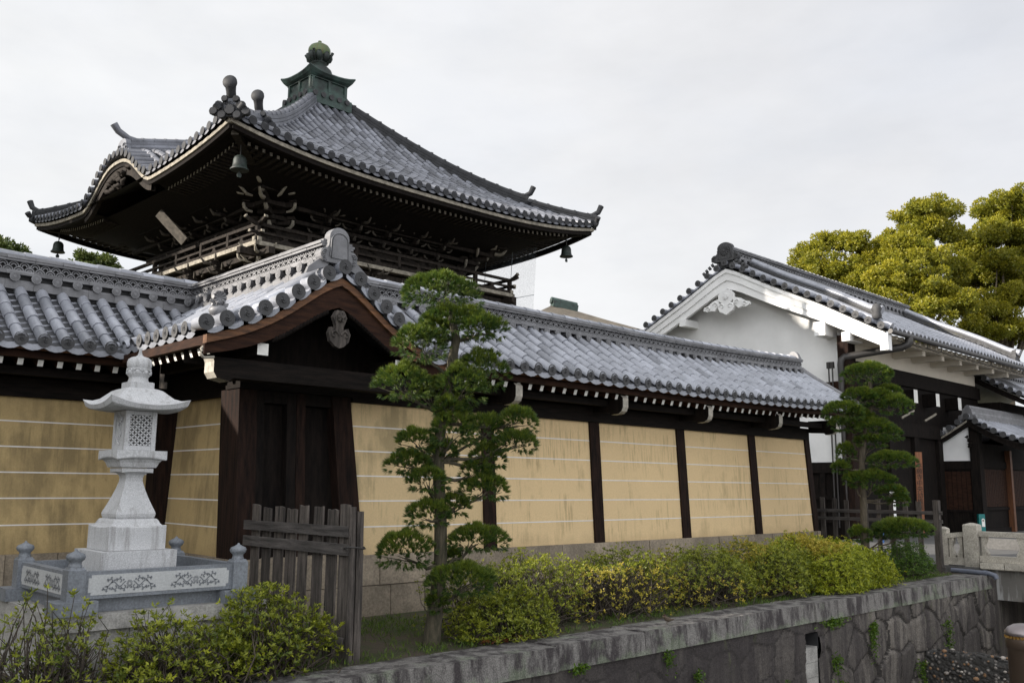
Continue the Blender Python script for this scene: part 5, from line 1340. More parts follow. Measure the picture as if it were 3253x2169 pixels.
# sparrow on the coping
sp = np.array((8.78, 6.60, .0))
d = unit(np.array((-.8, .35, 0)))
mb = MB()
P = [sp-d*.085+(0, 0, .050), sp-d*.045+(0, 0, .046), sp-d*.015+(0, 0, .050), sp+d*.012+(0, 0, .058), sp+d*.03+(0, 0, .075), sp+d*.038+(0, 0, .086), sp+d*.052+(0, 0, .086), sp+d*.066+(0, 0, .083)]
mb.tube(P, [.006, .014, .027, .028, .021, .019, .014, .002], 10)
for s in (-1, 1):
    q = np.cross(d, (0, 0, 1))*s*.012; mb.tube([sp+q+(0, 0, .03), sp+q+d*.006+(0, 0, .0)], .0025, 5)
bird = mb.build('sparrow', 'feather', None, sp); tag(bird, 'small brown sparrow standing on the canal coping below the hedge', 'bird', None)
mb = MB(); mb.tube([sp+d*.03+(0, 0, .094), sp+d*.04+(0, 0, .101), sp+d*.052+(0, 0, .097)], [.010, .014, .010], 8); mb.build('cap', 'featherd', bird)
# ------------------------------------------------------------------ white gatehouse
th_ = thing('gatehouse', 'large white plastered gatehouse with a dark base, tiled gable roof and carved white pendant', 'building', (33, 15, 0))
GU = np.array([0, .4, 1.6, 3.35, 5.06, 5.45]); GZH = np.array([9.08, 8.93, 8.27, 7.40, 6.43, 6.23]); RY = 16.95; GX0, GX1 = 26.12, 40.3
def gh(u): return np.interp(np.abs(u), GU, GZH)
uu = np.linspace(0, 5.45, 12)
mb = MB()
rowsx = np.arange(GX0+.35, GX1, .30)
tile_roof(mb, lambda s, l: np.stack([s, RY-(5.42-l), gh(5.42-l)], 1), rowsx, lambda s: (0, 5.2), .085, .30, end_plate=.08, seed=71)
for sg in (-1, 1): mb.sheet([[(x, RY+sg*u, gh(u)-.07) for u in uu] for x in (GX0, GX1)], 1 if sg < 0 else 0)
vp = [(RY+s*u, gh(u)+.06) for u in np.arange(.32, 5.5, .385) for s in (-1, 1)]+[(RY, gh(0)+.10)]
for y, z in vp: mb.tube([(GX0-.06, y, z), (GX0+.33, y, z+.02)], [.10, .09], 12, 0, tint=rng.random())
for s in (-1, 1):
    for a in (GX0+.40,):
        for u0, u1 in zip(uu[1:-1], uu[2:]): mb.tube([(a, RY+s*u0, gh(u0)+.13), (a, RY+s*u1, gh(u1)+.13)], [.095, .10], 10, 0, tint=rng.random())
gr_ = mb.build('tile_roof', ['tile', 'tile_dark', 'tile_pan'], th_)
discs(gr_, [(GX0-.07, y, z) for y, z in vp], (-1, 0, 0), .115)
discs(gr_, [(x, RY-5.46, gh(5.42)+.03) for x in rowsx], (0, -1, 0), .098, mesh=DISC_FAR)
mb = MB(); ridge(mb, [(GX0+.05, RY, 9.12), (GX1, RY, 9.12)], k=1.5, lattice='right'); mb.build('ridge', ['tile', 'tile_dark', 'tile_edge'], th_)
for x in (27.15, 39.5):
    mb = MB(); us = np.linspace(.45, 4.75, 8); P = [(x, RY-u, gh(u)+.02) for u in us]
    for q in range(4): mb.sweep(P, [(-.17+.01*q, -.05+.1*q), (.17-.01*q, -.05+.1*q), (.17-.01*q, .035+.1*q), (-.17+.01*q, .035+.1*q)], 2 if q != 1 else 1, tint=rng.random()*.5)
    mb.tube([tuple(np.array(p)+(0, 0, .40)) for p in P], .11, 10)
    for u in np.arange(.5, 4.7, .23):
        a = np.linspace(0, 6.28, 9); mb.tube([(x-.175, RY-u+.075*math.cos(t), gh(u)+.10+.075*math.sin(t)) for t in a], .018, 5, 2)
    oni(mb, (x, RY-4.80, gh(4.8)), (1, 0, 0), (0, -1, 0), .55, .62, .16, 2, panel=False)
    mb.tube([(x, RY-4.5, gh(4.5)+.42), (x, RY-4.92, gh(4.9)+.50)], [.11, .13], 12)
    mb.build('descending_ridge', ['tile', 'tile_dark', 'tile_end'], th_)
mb = MB(); oni(mb, (GX0-.02, RY, 9.24), (0, -1, 0), (-1, 0, 0), 1.05, .66, .18, 0, flower=True)
for s in (-1, 1):
    for k in range(4): mb.tube([(GX0, RY+s*(.45+.12*k), 9.18-.085*k), (GX0-.04, RY+s*(.52+.12*k), 9.13-.085*k)], [.075, .06], 7)
mb.build('ridge_end_tile', 'tile_end', th_)
mb = MB(); c = np.array((GX0+.2, RY-5.1, gh(5.1)+.2)); mb.lathe(c, [(.08, 0), (.13, .08), (.10, .2), (.14, .3), (.09, .42), (.03, .47)], 10, 0, lob=(.25, 6)); mb.build('corner_ornament', 'tile_end', th_)
# white barge boards, two layers and a moulding
def bargeG(x0, x1, a, b, name):
    mb = MB(); us = np.linspace(0, 5.38, 20)
    for s in (-1, 1):
        Tt = [(x0, RY+s*u, gh(u)-a(u)) for u in us]; Bb = [(x0, RY+s*u, gh(u)-b(u)) for u in us]
        Tk = [(x1, y, z) for _, y, z in Tt]; Bk = [(x1, y, z) for _, y, z in Bb]
        mb.sheet([Tt, Bb, Bk, Tk, Tt], 0, False); mb.add([Tt[-1], Bb[-1], Bk[-1], Tk[-1]], [[0, 1, 2, 3]])
    mb.build(name, 'white', th_)
bargeG(GX0+.02, GX0+.2, lambda u: .11, lambda u: .24, 'barge_moulding')
bargeG(GX0+.06, GX0+.2, lambda u: .241, lambda u: .50-.012*u, 'bargeboard')
bargeG(GX0+.10, GX0+.22, lambda u: .501-.012*u, lambda u: .80-.045*u, 'inner_bargeboard')
for s in (-1, 1):
    mb = MB(); mb.box(GX0+.04, GX0+.3, RY+s*5.34-.12, RY+s*5.34+.12, 5.62, 6.12); mb.build('bargeboard_end', 'white', th_)
# gable wall with white infill
mb = MB(); us = np.linspace(-3.65, 3.9, 25)
mb.sheet([[(26.95, RY+u, 4.88) for u in us], [(26.95, RY+u, gh(u)-.12) for u in us]], 0, False)
mb.build('gable_wall', 'white', th_)
mb = MB(); mb.box(26.70, 27.0, 13.3, 20.8, 4.45, 4.875); mb.build('tie_beam', 'brown' if False else 'brownd', th_)
mb = MB(); mb.box(26.72, 26.9, 13.3, 20.8, 2.38, 4.445); mb.build('lower_plaster_wall', 'white', th_)
mb = MB(); mb.box(26.69, 27.0, 13.3, 20.8, 2.05, 2.375); mb.box(26.78, 27.0, 13.3, 20.8, -.1, 2.05)
for y in np.arange(13.4, 20.8, .62): mb.box(26.70, 26.8, y-.08, y+.08, -.1, 2.05)
for z in (1.3, .6): mb.box(26.71, 26.8, 13.3, 20.8, z-.07, z+.07)
mb.build('wainscot', 'wood', th_)
mb = MB(); mb.box(26.62, 27.1, 12.95, 13.30, -.1, 6.30); mb.build('corner_post', 'post', th_)
for y, z0, z1, w in ((13.62, 6.28, 6.72, .36), (12.78, 6.02, 6.30, .26), (20.17, 6.4, 6.75, .35), (18.8, 7.2, 7.45, .25)):
    mb = MB(); mb.box(26.16, 27.0, y-w/2, y+w/2, z0, z1); mb.build('beam_end', 'white', th_)
mb = MB()                                                # carved white pendant
pend2 = [(-.14, .86), (.14, .86), (.30, .72), (.30, .52), (.16, .42), (.28, .40), (.33, .28), (.26, .14), (.14, .08), (0, 0), (-.14, .08), (-.26, .14), (-.33, .28), (-.28, .40), (-.16, .42), (-.30, .52), (-.30, .72)]
mb.prism(pend2[::-1], (GX0-.02, RY, 7.36), (0, -1, 0), EZ, (.12, 0, 0))
for s in (-1, 1):
    wing = [(.28, .60), (.55, .52), (.72, .40), (.88, .36), (.92, .26), (.78, .20), (.60, .22), (.48, .18), (.36, .30), (.28, .40)]
    mb.prism([(s*a, b) for a, b in wing][::-s], (GX0-.01, RY, 7.36), (0, -1, 0), EZ, (.10, 0, 0))
    for cx, cz, r0 in ((.16, .30, .11), (.42, .40, .10), (.72, .30, .09)):
        a = np.linspace(0, 5.2, 11); r_ = np.linspace(r0, .03, 11); mb.tube([(GX0-.03, RY-s*(cx+r*math.cos(t)), 7.36+cz+r*math.sin(t)) for t, r in zip(a, r_)], .018, 5)
for k in range(8): a = k*np.pi/4; mb.tube([(GX0-.04, RY, 8.0), (GX0-.03, RY+.10*math.cos(a), 8.0+.10*math.sin(a))], [.03, .04], 6)
mb.build('gable_pendant', 'white', th_)
# front facade
mb = MB(); mb.box(26.98, 37.0, 12.95, 13.3, 5.52, 6.06); mb.build('plaster_band', 'cream', th_)
mb = MB(); mb.box(26.98, 37.2, 12.96, 13.3, -.1, 5.515); mb.box(26.98, 37.2, 12.86, 12.96, 5.0, 5.45); mb.box(26.98, 37.0, 12.80, 12.96, 3.3, 3.75)
for x in (29.1, 31.0, 33.0): mb.box(x-.17, x+.17, 12.82, 12.97, -.1, 3.3)
mb.build('front_wall', 'wood', th_)
for x in (28.45, 30.35, 32.15, 34.1):
    mb = MB(); mb.box(x-.15, x+.15, 12.5, 12.95, 4.40, 4.84, 0); mb.add([(x-.15, 12.497, 4.40), (x+.15, 12.497, 4.40), (x+.15, 12.497, 4.84), (x-.15, 12.497, 4.84)], [[0, 1, 2, 3]], 1); mb.build('front_beam_end', ['wood', 'whitewood'], th_)
for x in (29.4, 31.2):
    mb = MB()
    for q in range(6): mb.tube([(x+.16*q, 12.6, 3.86+.045*q), (x+.16*q+.08, 12.56, 3.90+.05*q)], [.045, .035], 6)
    mb.build('carved_bracket', 'pale', th_)
mb = MB(); mb.sheet([[(x, 11.62, 6.13) for x in (26.3, 40.2)], [(x, 13.0, 6.055) for x in (26.3, 40.2)]]); mb.build('eave_soffit', 'cream', th_)
for x in np.arange(28.3, 39, 1.55):
    mb = MB(); mb.box(x-.11, x+.11, 11.95, 12.95, 5.86, 6.07); mb.build('outrigger', 'cream', th_)
mb = MB(); mb.box(26.3, 40.2, 11.86, 12.0, 6.02, 6.09); mb.build('eave_purlin', 'cream', th_)
mb = MB(); mb.box(-.07, .07, 0, .7, 0, .10); o = mb.build('rafter', 'cream'); me = o.data; bpy.data.objects.remove(o)
for x in np.arange(26.6, 40, .42): place(me, 'rafter', th_, (x, 11.58, 6.04))
mb = MB(); mb.tube([(26.2, 11.42, 6.17), (40.3, 11.42, 6.15)], .075, 10)
for x in np.arange(27.8, 40, 1.1): mb.tube([(x, 11.42, 6.17), (x-.02, 11.44, 5.98), (x-.1, 11.5, 5.92), (x-.7, 11.62, 6.03)], .012, 5)
mb.build('gutter', 'metal', th_)
mb = MB(); mb.tube([(27.5, 11.42, 6.32), (27.5, 11.42, 6.1), (27.48, 11.45, 5.93), (27.38, 11.60, 5.84), (26.62, 13.08, 5.60), (26.56, 13.16, 5.50), (26.55, 13.18, 5.36), (26.55, 13.18, -.1)], [.12, .12, .12, .115, .11, .11, .10, .09], 12); mb.build('downpipe', 'metal', th_)
for y in (13.60, 13.48):
    mb = MB(); mb.tube([(26.60, y, .4), (26.60, y, 5.3)], .026, 6); mb.box(26.55, 26.65, y-.05, y+.05, 5.28, 5.48); mb.build('conduit', 'metal', th_)
mb = MB(); mb.tube([(26.2, 11.9, -.1), (26.2, 11.9, 3.2)], .04, 8)
# ------------------------------------------------------------------ small tiled gate in front of it
ts_ = thing('side_gate', 'small tiled gate with dark plank doors and a white gable panel at the right edge', 'gate', (35, 12, 0))
SRY = 11.9; SX = 33.0
SU = np.array([0, .3, .8, 1.2, 1.8, 2.2]); SZ = np.array([4.02, 3.83, 3.52, 3.32, 3.12, 3.05])
def sh_(u): return np.interp(np.abs(u), SU, SZ)
mb = MB(); us = np.linspace(0, 2.1, 9)
tile_roof(mb, lambda s, l: np.stack([s, SRY-(2.1-l), sh_(2.1-l)], 1), np.arange(SX+.45, 38.5, .28), lambda s: (0, 1.95), .078, .28, end_plate=.07, seed=81)
for sg, um in ((-1, 2.1), (1, 1.05)): mb.sheet([[(x, SRY+sg*u, sh_(u)-.07) for u in np.linspace(0, um, 9)] for x in (SX, 38.6)], 1 if sg < 0 else 0)
vp2 = [(SRY-u, sh_(u)+.07) for u in np.arange(.0, 2.15, .285)]+[(SRY+u, sh_(u)+.07) for u in (.30, .6, .9)]
for y, z in vp2: mb.tube([(SX-.05, y, z), (SX+.42, y, z+.02)], [.095, .085], 10, 0)
ro2 = mb.build('tile_roof', ['tile', 'tile_dark', 'tile_pan'], ts_)
discs(ro2, [(SX-.06, y, z) for y, z in vp2], (-1, 0, 0), .105, mesh=DISC_FAR)
mb = MB()
for q in range(4): mb.sweep([(SX+.1, SRY, 4.0), (38.6, SRY, 4.0)], [(-.2+.02*q, .0+.09*q), (.2-.02*q, .0+.09*q), (.2-.02*q, .08+.09*q), (-.2+.02*q, .08+.09*q)], 0, tint=rng.random())
mb.tube([(SX+.1, SRY, 4.40), (38.6, SRY, 4.40)], .09, 8); oni(mb, (SX+.05, SRY, 3.98), (0, -1, 0), (-1, 0, 0), .6, .42, .12, 0, panel=False); mb.build('ridge', 'tile_edge', ts_)
mb = MB()
for s, um, mi in ((-1, 2.1, 0), (1, 1.05, 1)):
    uq = np.linspace(0, um, 9); Tt = [(SX+.02, SRY+s*u, sh_(u)-.06) for u in uq]; Bb = [(SX+.02, SRY+s*u, sh_(u)-.27) for u in uq]
    mb.sheet([Tt, Bb, [(SX+.14, y, z) for _, y, z in Bb], [(SX+.14, y, z) for _, y, z in Tt], Tt], 0, False)
    mb.sheet([[(SX-.0, y, z+.0) for _, y, z in Tt], [(SX-.0, y, z-.07) for _, y, z in Tt], [(SX+.02, y, z-.07) for _, y, z in Tt]], mi, False)  # pale strip on the left slope paints the lit part of the board
mb.build('bargeboard', ['wood', 'pale'], ts_)
mb = MB(); mb.box(SX+.22, SX+.3, 11.9, 12.95, 2.57, 3.75); mb.build('gable_panel', 'white', ts_)
mb = MB(); mb.box(SX+.15, SX+.5, 11.62, 11.93, .05, 3.75); mb.box(SX+.18, SX+.4, 11.93, 12.95, 2.28, 2.565); mb.build('post', 'wood', ts_)
mb = MB(); mb.box(SX+.24, SX+.34, 11.93, 12.95, .05, 2.28, 1)
for y in np.arange(11.98, 12.95, .16): mb.box(SX+.22, SX+.26, y, y+.14, .9, 2.2, 0, rng.random())
mb.box(SX+.20, SX+.3, 11.93, 12.95, .82, .9, 1); mb.build('side_door', ['brownd', 'wood'], ts_)
mb = MB(); mb.box(SX+.5, 38.4, 11.86, 11.96, .05, 3.2, 1)
for x in np.arange(SX+.6, 38.3, .17): mb.box(x, x+.15, 11.83, 11.87, 1.0, 2.3, 0, rng.random())
mb.box(SX+.5, 38.4, 11.80, 11.9, .88, .98, 1); mb.box(SX+.5, 38.4, 11.80, 11.9, 2.35, 2.6, 1); mb.box(SX+.5, 38.4, 11.78, 11.9, .10, .26, 1); mb.build('plank_door', ['brownd', 'wood'], ts_)
mb = MB(); mb.box(36.25, 36.45, 11.66, 11.84, .05, 3.0); mb.build('door_post', 'litpost', ts_)
mb = MB()
for k in range(4): a = k*1.5; mb.tube([(SX-.03, 11.86+.03*math.cos(a), 3.42-.09*k), (SX-.06, 11.84+.10*math.cos(a), 3.36-.09*k), (SX-.03, 11.9, 3.30-.09*k)], [.03, .06, .03], 6)
mb.build('gable_pendant', 'wood', ts_)
ti = thing('gate_roof', 'higher tiled gate roof rising behind the small gate at the right edge', 'building', (40, 13, 0))
mb = MB(); IY = 13.0; um = 2.2
def ih(u): return 6.0-.60*np.abs(u)+.02*u*u
tile_roof(mb, lambda s, l: np.stack([s, IY-(um-l), ih(um-l)], 1), np.arange(37.3, 44, .30), lambda s: (0, 2.1), .085, .30, end_plate=.08, seed=91)
mb.sheet([[(x, IY-u, ih(u)-.07) for u in (0, 1.1, 2.2)] for x in (37.0, 44)], 1); mb.sheet([[(x, IY+u, ih(u)-.02) for u in (0, 1.1, 2.2)] for x in (37.0, 44)], 0)
vp3 = [(IY-u, ih(u)+.06) for u in np.arange(.1, 2.2, .30)]
for y, z in vp3: mb.tube([(36.95, y, z), (37.3, y, z+.02)], [.10, .09], 10)
r3 = mb.build('tile_roof', ['tile', 'tile_dark', 'tile_pan'], ti); discs(r3, [(36.94, y, z) for y, z in vp3], (-1, 0, 0), .11, mesh=DISC_FAR)
mb = MB(); ridge(mb, [(37.0, IY, 6.0), (44, IY, 6.0)], k=1.1, lattice='right'); mb.build('ridge', ['tile', 'tile_dark', 'tile_edge'], ti)
mb = MB(); mb.box(37.3, 44, 12.2, 14, 0, 4.9); mb.sheet([[(37.05, IY-u, ih(u)-.1) for u in (0, 1.1, 2.15)], [(37.05, IY-u, ih(u)-.32) for u in (0, 1.1, 2.15)]]); mb.build('gate_body', 'wood', ti)
# ------------------------------------------------------------------ notices beside the gatehouse
tsn = thing('signboard', 'tall leaning orange wooden signboard with a column of brushed black characters before the dark gatehouse', 'sign', (27.8, 11.5, .1))
A = np.array((27.85, 11.55, .3)); Bp = np.array((27.72, 11.45, 2.68)); un = unit((.72, -.69, 0))
n_ = np.cross(un, unit(Bp-A)); n_ = n_ if n_@(EYE-A) > 0 else -n_
mb = MB(); v_ = unit(Bp-A); L = np.linalg.norm(Bp-A); mb.prism([(-.10, 0), (.10, 0), (.10, L), (-.10, L)], A, un, v_, n_*.03); mb.build('board', 'signwood', tsn)
tx = text('lettering', '本願寺中央幼稚園', .19, tsn, A+v_*(L-.46)+n_*.036, un, v_, 'ink')
mb = MB(); mb.beam(A-(0, 0, .35), A+v_*1.2-n_*.03, .07, .05, up=n_); mb.build('stake', 'grey', tsn)
tg2 = thing('standing_sign', 'small teal standing sign with a round white emblem behind the bridge post', 'sign', (31.9, 11.3, .1))
mb = MB(); un2 = unit((.72, -.69, 0)); n2_ = np.cross(un2, (0, 0, 1.0)); n2_ = n2_ if n2_@(EYE-np.array((31.9, 11.3, 0))) > 0 else -n2_
mb.prism([(-.10, 0), (.10, 0), (.10, .70), (-.10, .70)], (31.9, 11.3, .1), un2, EZ, n2_*.12); mb.build('panel', 'teal', tg2)
mb = MB(); a = np.linspace(0, 2*np.pi, 20)[:-1]; mb.prism([(.035+.052*math.cos(t), .50+.062*math.sin(t)) for t in a]+[], np.array((31.9, 11.3, .1))+n2_*.121, un2, EZ, n2_*.004); mb.prism([(-.015, .30), (.085, .30), (.085, .47), (-.015, .47)], np.array((31.9, 11.3, .1))+n2_*.121, un2, EZ, n2_*.004); mb.build('emblem', 'whitewood', tg2)
mb = MB(); mb.prism([(.035+.03*math.cos(t), .50+.036*math.sin(t)) for t in a], np.array((31.9, 11.3, .1))+n2_*.126, un2, EZ, n2_*.002); mb.build('emblem_centre', 'pale', tg2)
mb = MB(); mb.hexa([(25.05, 11.5, .1), (25.12, 11.45, .1), (25.14, 11.49, .1), (25.07, 11.54, .1), (25.35, 11.6, .72), (25.42, 11.55, .72), (25.44, 11.59, .72), (25.37, 11.64, .72)])
tag(mb.build('blue_plank', 'blue', None, (25.2, 11.5, .1)), 'leaning blue plastic stand half hidden behind the far trained pine and fence', 'stand')
mb = MB(); mb.hexa([(25.9, 11.5, .55), (25.98, 11.44, .55), (25.98, 11.5, .55), (25.9, 11.56, .55), (25.86, 11.5, 1.5), (25.94, 11.44, 1.5), (25.94, 11.5, 1.5), (25.86, 11.56, 1.5)])
tag(mb.build('white_strip', 'white', None, (25.9, 11.5, .5)), 'narrow white upright marker glimpsed through the dark picket fence', 'strip')  # plain white upright strip filling the pale slit beyond the fence
# ------------------------------------------------------------------ far temple roof
tf = thing('temple_hall', 'distant grey-brown hipped temple roof with a short copper ridge, beyond the wall', 'building', (50, 45, 8))
mb = MB(); a0, b0 = at_depth(1268, 701, 66.0), at_depth(1324, 714, 66.5)
crn = [at_depth(1060, 770, 54), at_depth(1720, 806, 60), at_depth(1600, 790, 82), at_depth(1150, 750, 80)]
def hipf(p, q, r_, s):
    g = []
    for t in np.linspace(0, 1, 6):
        k = t**1.0; zz = 1-(1-t)**1.0
        g.append([tuple(np.array(p)*(1-t)+np.array(q)*t-np.array((0, 0, 1.0))*.25*math.sin(np.pi*t)), tuple(np.array(r_)*(1-t)+np.array(s)*t-np.array((0, 0, 1.0))*.25*math.sin(np.pi*t))])
    return g
mb.sheet(hipf(a0, crn[0], b0, crn[1])); mb.sheet(hipf(b0, crn[1], b0, crn[2])); mb.sheet(hipf(b0, crn[2], a0, crn[3])); mb.sheet(hipf(a0, crn[3], a0, crn[0]))
mb.build('shingle_roof', 'thatch', tf)
mb = MB(); mb.beam(a0+(0, 0, .1), b0+(0, 0, .1), .7, .5); mb.tube([a0-(b0-a0)*.05+(0, 0, .35), b0+(0, 0, .35)], .26, 10); mb.build('ridge_box', 'copper', tf)
mb = MB(); mb.box(44, 56, 42, 52, 0, min(c_[2] for c_ in crn)+.2); mb.build('hall_body', 'wood', tf)
# ------------------------------------------------------------------ trained pines (cloud-pruned)
def depth_of(p): return float((np.array(p)-EYE)@FW)
def pads_tree(name, label, base, pads, trunk, trunk_r, mat, seed, dens, ln, wd, group, barkm, limbs=True):
    rg = np.random.default_rng(seed); D0 = depth_of(base); ppm = FPX/D0
    t = thing(name, label, 'tree', base, group)
    P = [np.array(base)]+[at_depth(x, y, D0+.02*rg.normal()) for x, y in trunk]
    mb = MB(); mb.tube([P[0]-(0, 0, .15), P[0]-(0, 0, .02)]+P[1:], [trunk_r[0]*1.5, trunk_r[0]*1.28]+list(trunk_r)[:len(trunk)], 12)
    centers = []
    for (x, y, w, h, dd) in pads:
        c = at_depth(x, y, D0+dd); rx, rz = w/ppm*D0/D0, h/ppm; centers.append((c, rx*.95, rz*1.0))
    if limbs:
        Pn = np.array(P[1:])
        for c, rx, rz in centers:
            k = np.argmin(abs(Pn[:, 2]-(c[2]-.12))); a = Pn[k].copy(); a[2] = min(a[2], c[2]-.05)
            tt_ = np.linspace(0, 1, 6)[:, None]
            pth = a[None]*(1-tt_)+(c-np.array((0, 0, rz*.5)))[None]*tt_; pth[:, 2] -= .10*np.sin(np.pi*tt_[:, 0])*rx; pth[1:-1] += rg.normal(size=(4, 3))*.012
            r0 = .30*trunk_r[0]; mb.tube(pth, np.linspace(r0, r0*.35, 6), 7)
            for q in range(5):
                e = c+np.array((rg.normal()*.5*rx, rg.normal()*.5*rx, -rz*.25+rg.normal()*rz*.15)); mb.tube([pth[3], (pth[4]+e)/2, e], [r0*.3, r0*.22, r0*.12], 5)
    mb.build('trunk', barkm, t)
    for c, rx, rz in centers:
        mb = MB()
        # a clipped pad: lumpy dome of short shoots above a flat ragged underside
        n = int(dens*6.2*rx*rx*3.1)+80
        q = np.sqrt(rg.random(n)); a = rg.random(n)*2*np.pi; ph = rg.random(6)*6.28
        lump = 1+.10*np.sin(3*a+ph[0])+.08*np.sin(5*a+ph[1]); qx, qy = q*np.cos(a)*lump, q*np.sin(a)*lump
        dome = np.sqrt(np.clip(1-q*q, 0, 1))*(1+.16*np.sin(qx*6+ph[2])*np.sin(qy*5+ph[3]))
        kind = rg.random(n); zt = np.where(kind < .68, dome*(.92+.08*rg.random(n)), np.where(kind < .86, dome*rg.random(n), -.25*rg.random(n)-.12*dome))
        pos = c+np.stack([qx*rx, qy*rx*.85, zt*rz*1.42-rz*.46], 1)
        dirn = np.stack([qx*.95, qy*.95, np.where(zt > 0, .35+.55*dome, -.25)], 1)+rg.normal(size=(n, 3))*.10; dirn /= np.linalg.norm(dirn, axis=1)[:, None]
        nl = 17
        lp = np.repeat(pos, nl, 0); ld = np.repeat(dirn, nl, 0)+rg.normal(size=(n*nl, 3))*.30
        top = np.clip(zt, 0, 1); pad_tint = np.clip(.06+.40*np.repeat(top*(.5+.5*dome), nl)+np.repeat(rg.normal(size=n)*.14, nl)+rg.normal(size=n*nl)*.12, 0, 1)   # paler towards the top of each pad
        mb.leaves(lp, ld, ln*(.7+.5*rg.random(n*nl)), wd, pad_tint, r=rg)
        mb.build('foliage_pad', mat, t)
    return t
pads1 = [(1012, 668, 96, 34, 0), (1050, 742, 92, 34, .05), (1110, 752, 55, 26, -.1), (966, 788, 64, 38, -.12), (1000, 760, 40, 24, .1), (930, 878, 66, 36, -.15), (985, 902, 50, 34, .05), (1108, 850, 62, 44, .1), (1060, 885, 60, 42, -.1), (1040, 940, 40, 28, .1),
         (1190, 966, 48, 26, .15), (1188, 1016, 52, 22, .1), (1110, 985, 60, 30, .15), (955, 1012, 46, 24, -.1), (1040, 985, 55, 40, -.05), (1015, 1040, 36, 26, .05), (940, 1063, 52, 23, -.1), (983, 1102, 50, 24, -.15), (1120, 1050, 40, 26, .12), (1095, 1085, 40, 26, .1), (1115, 1120, 56, 26, .1), (985, 1180, 54, 28, -.12), (1045, 1160, 34, 24, .05),
         (1030, 935, 30, 22, -.1), (1095, 1236, 72, 27, .12), (930, 1262, 68, 38, -.18), (1060, 1330, 84, 32, -.1), (1005, 1385, 26, 18, -.05), (1042, 1278, 14, 12, .1)]
b1 = at_z(990, 1475, 0)
pads_tree('trained_pine', 'large cloud-pruned pine with needle pads at the canal edge, between picket fence and hedge', b1, pads1,
          [(1000, 1400), (1012, 1300), (1012, 1180), (1006, 1060), (1014, 960), (1032, 860), (1048, 780), (1036, 720), (1012, 690)], [.076, .068, .062, .058, .055, .050, .044, .036, .026, .02], 'pine', 5, 190, .062, .0062, 'cloud-pruned pines', 'bark_g')
pads2 = [(1996, 857, 62, 20, 0), (2040, 899, 32, 12, .2), (1975, 912, 40, 18, -.1), (2018, 914, 40, 17, 0), (2056, 930, 40, 20, -.2), (1936, 944, 50, 19, -.2), (1975, 960, 40, 20, .1), (1938, 974, 34, 14, 0), (2008, 985, 50, 21, -.1), (2046, 995, 26, 14, .1), (2000, 1013, 38, 12, 0), (1943, 1039, 22, 20, .1), (2044, 1056, 60, 15, -.1), (1931, 1073, 20, 10, 0), (2003, 1101, 56, 18, -.1), (1960, 1100, 24, 12, 0), (2050, 1130, 36, 13, 0), (2066, 1148, 24, 12, .1), (2077, 1212, 72, 18, -.15), (1977, 1226, 28, 15, 0), (2040, 1222, 30, 14, .1)]
pz = at_y(1985, 1290, 7.75); b2 = (pz[0], 7.75, 0)
pads_tree('trained_pine', 'smaller cloud-pruned pine at the far end of the hedge, in front of the dark gatehouse', b2, pads2,
          [(1987, 1266), (1983, 1150), (1979, 1058), (1986, 990), (2002, 930), (1998, 870)], [.066, .058, .052, .046, .04, .032, .025], 'pine2', 6, 125, .075, .0085, 'cloud-pruned pines', 'bark')
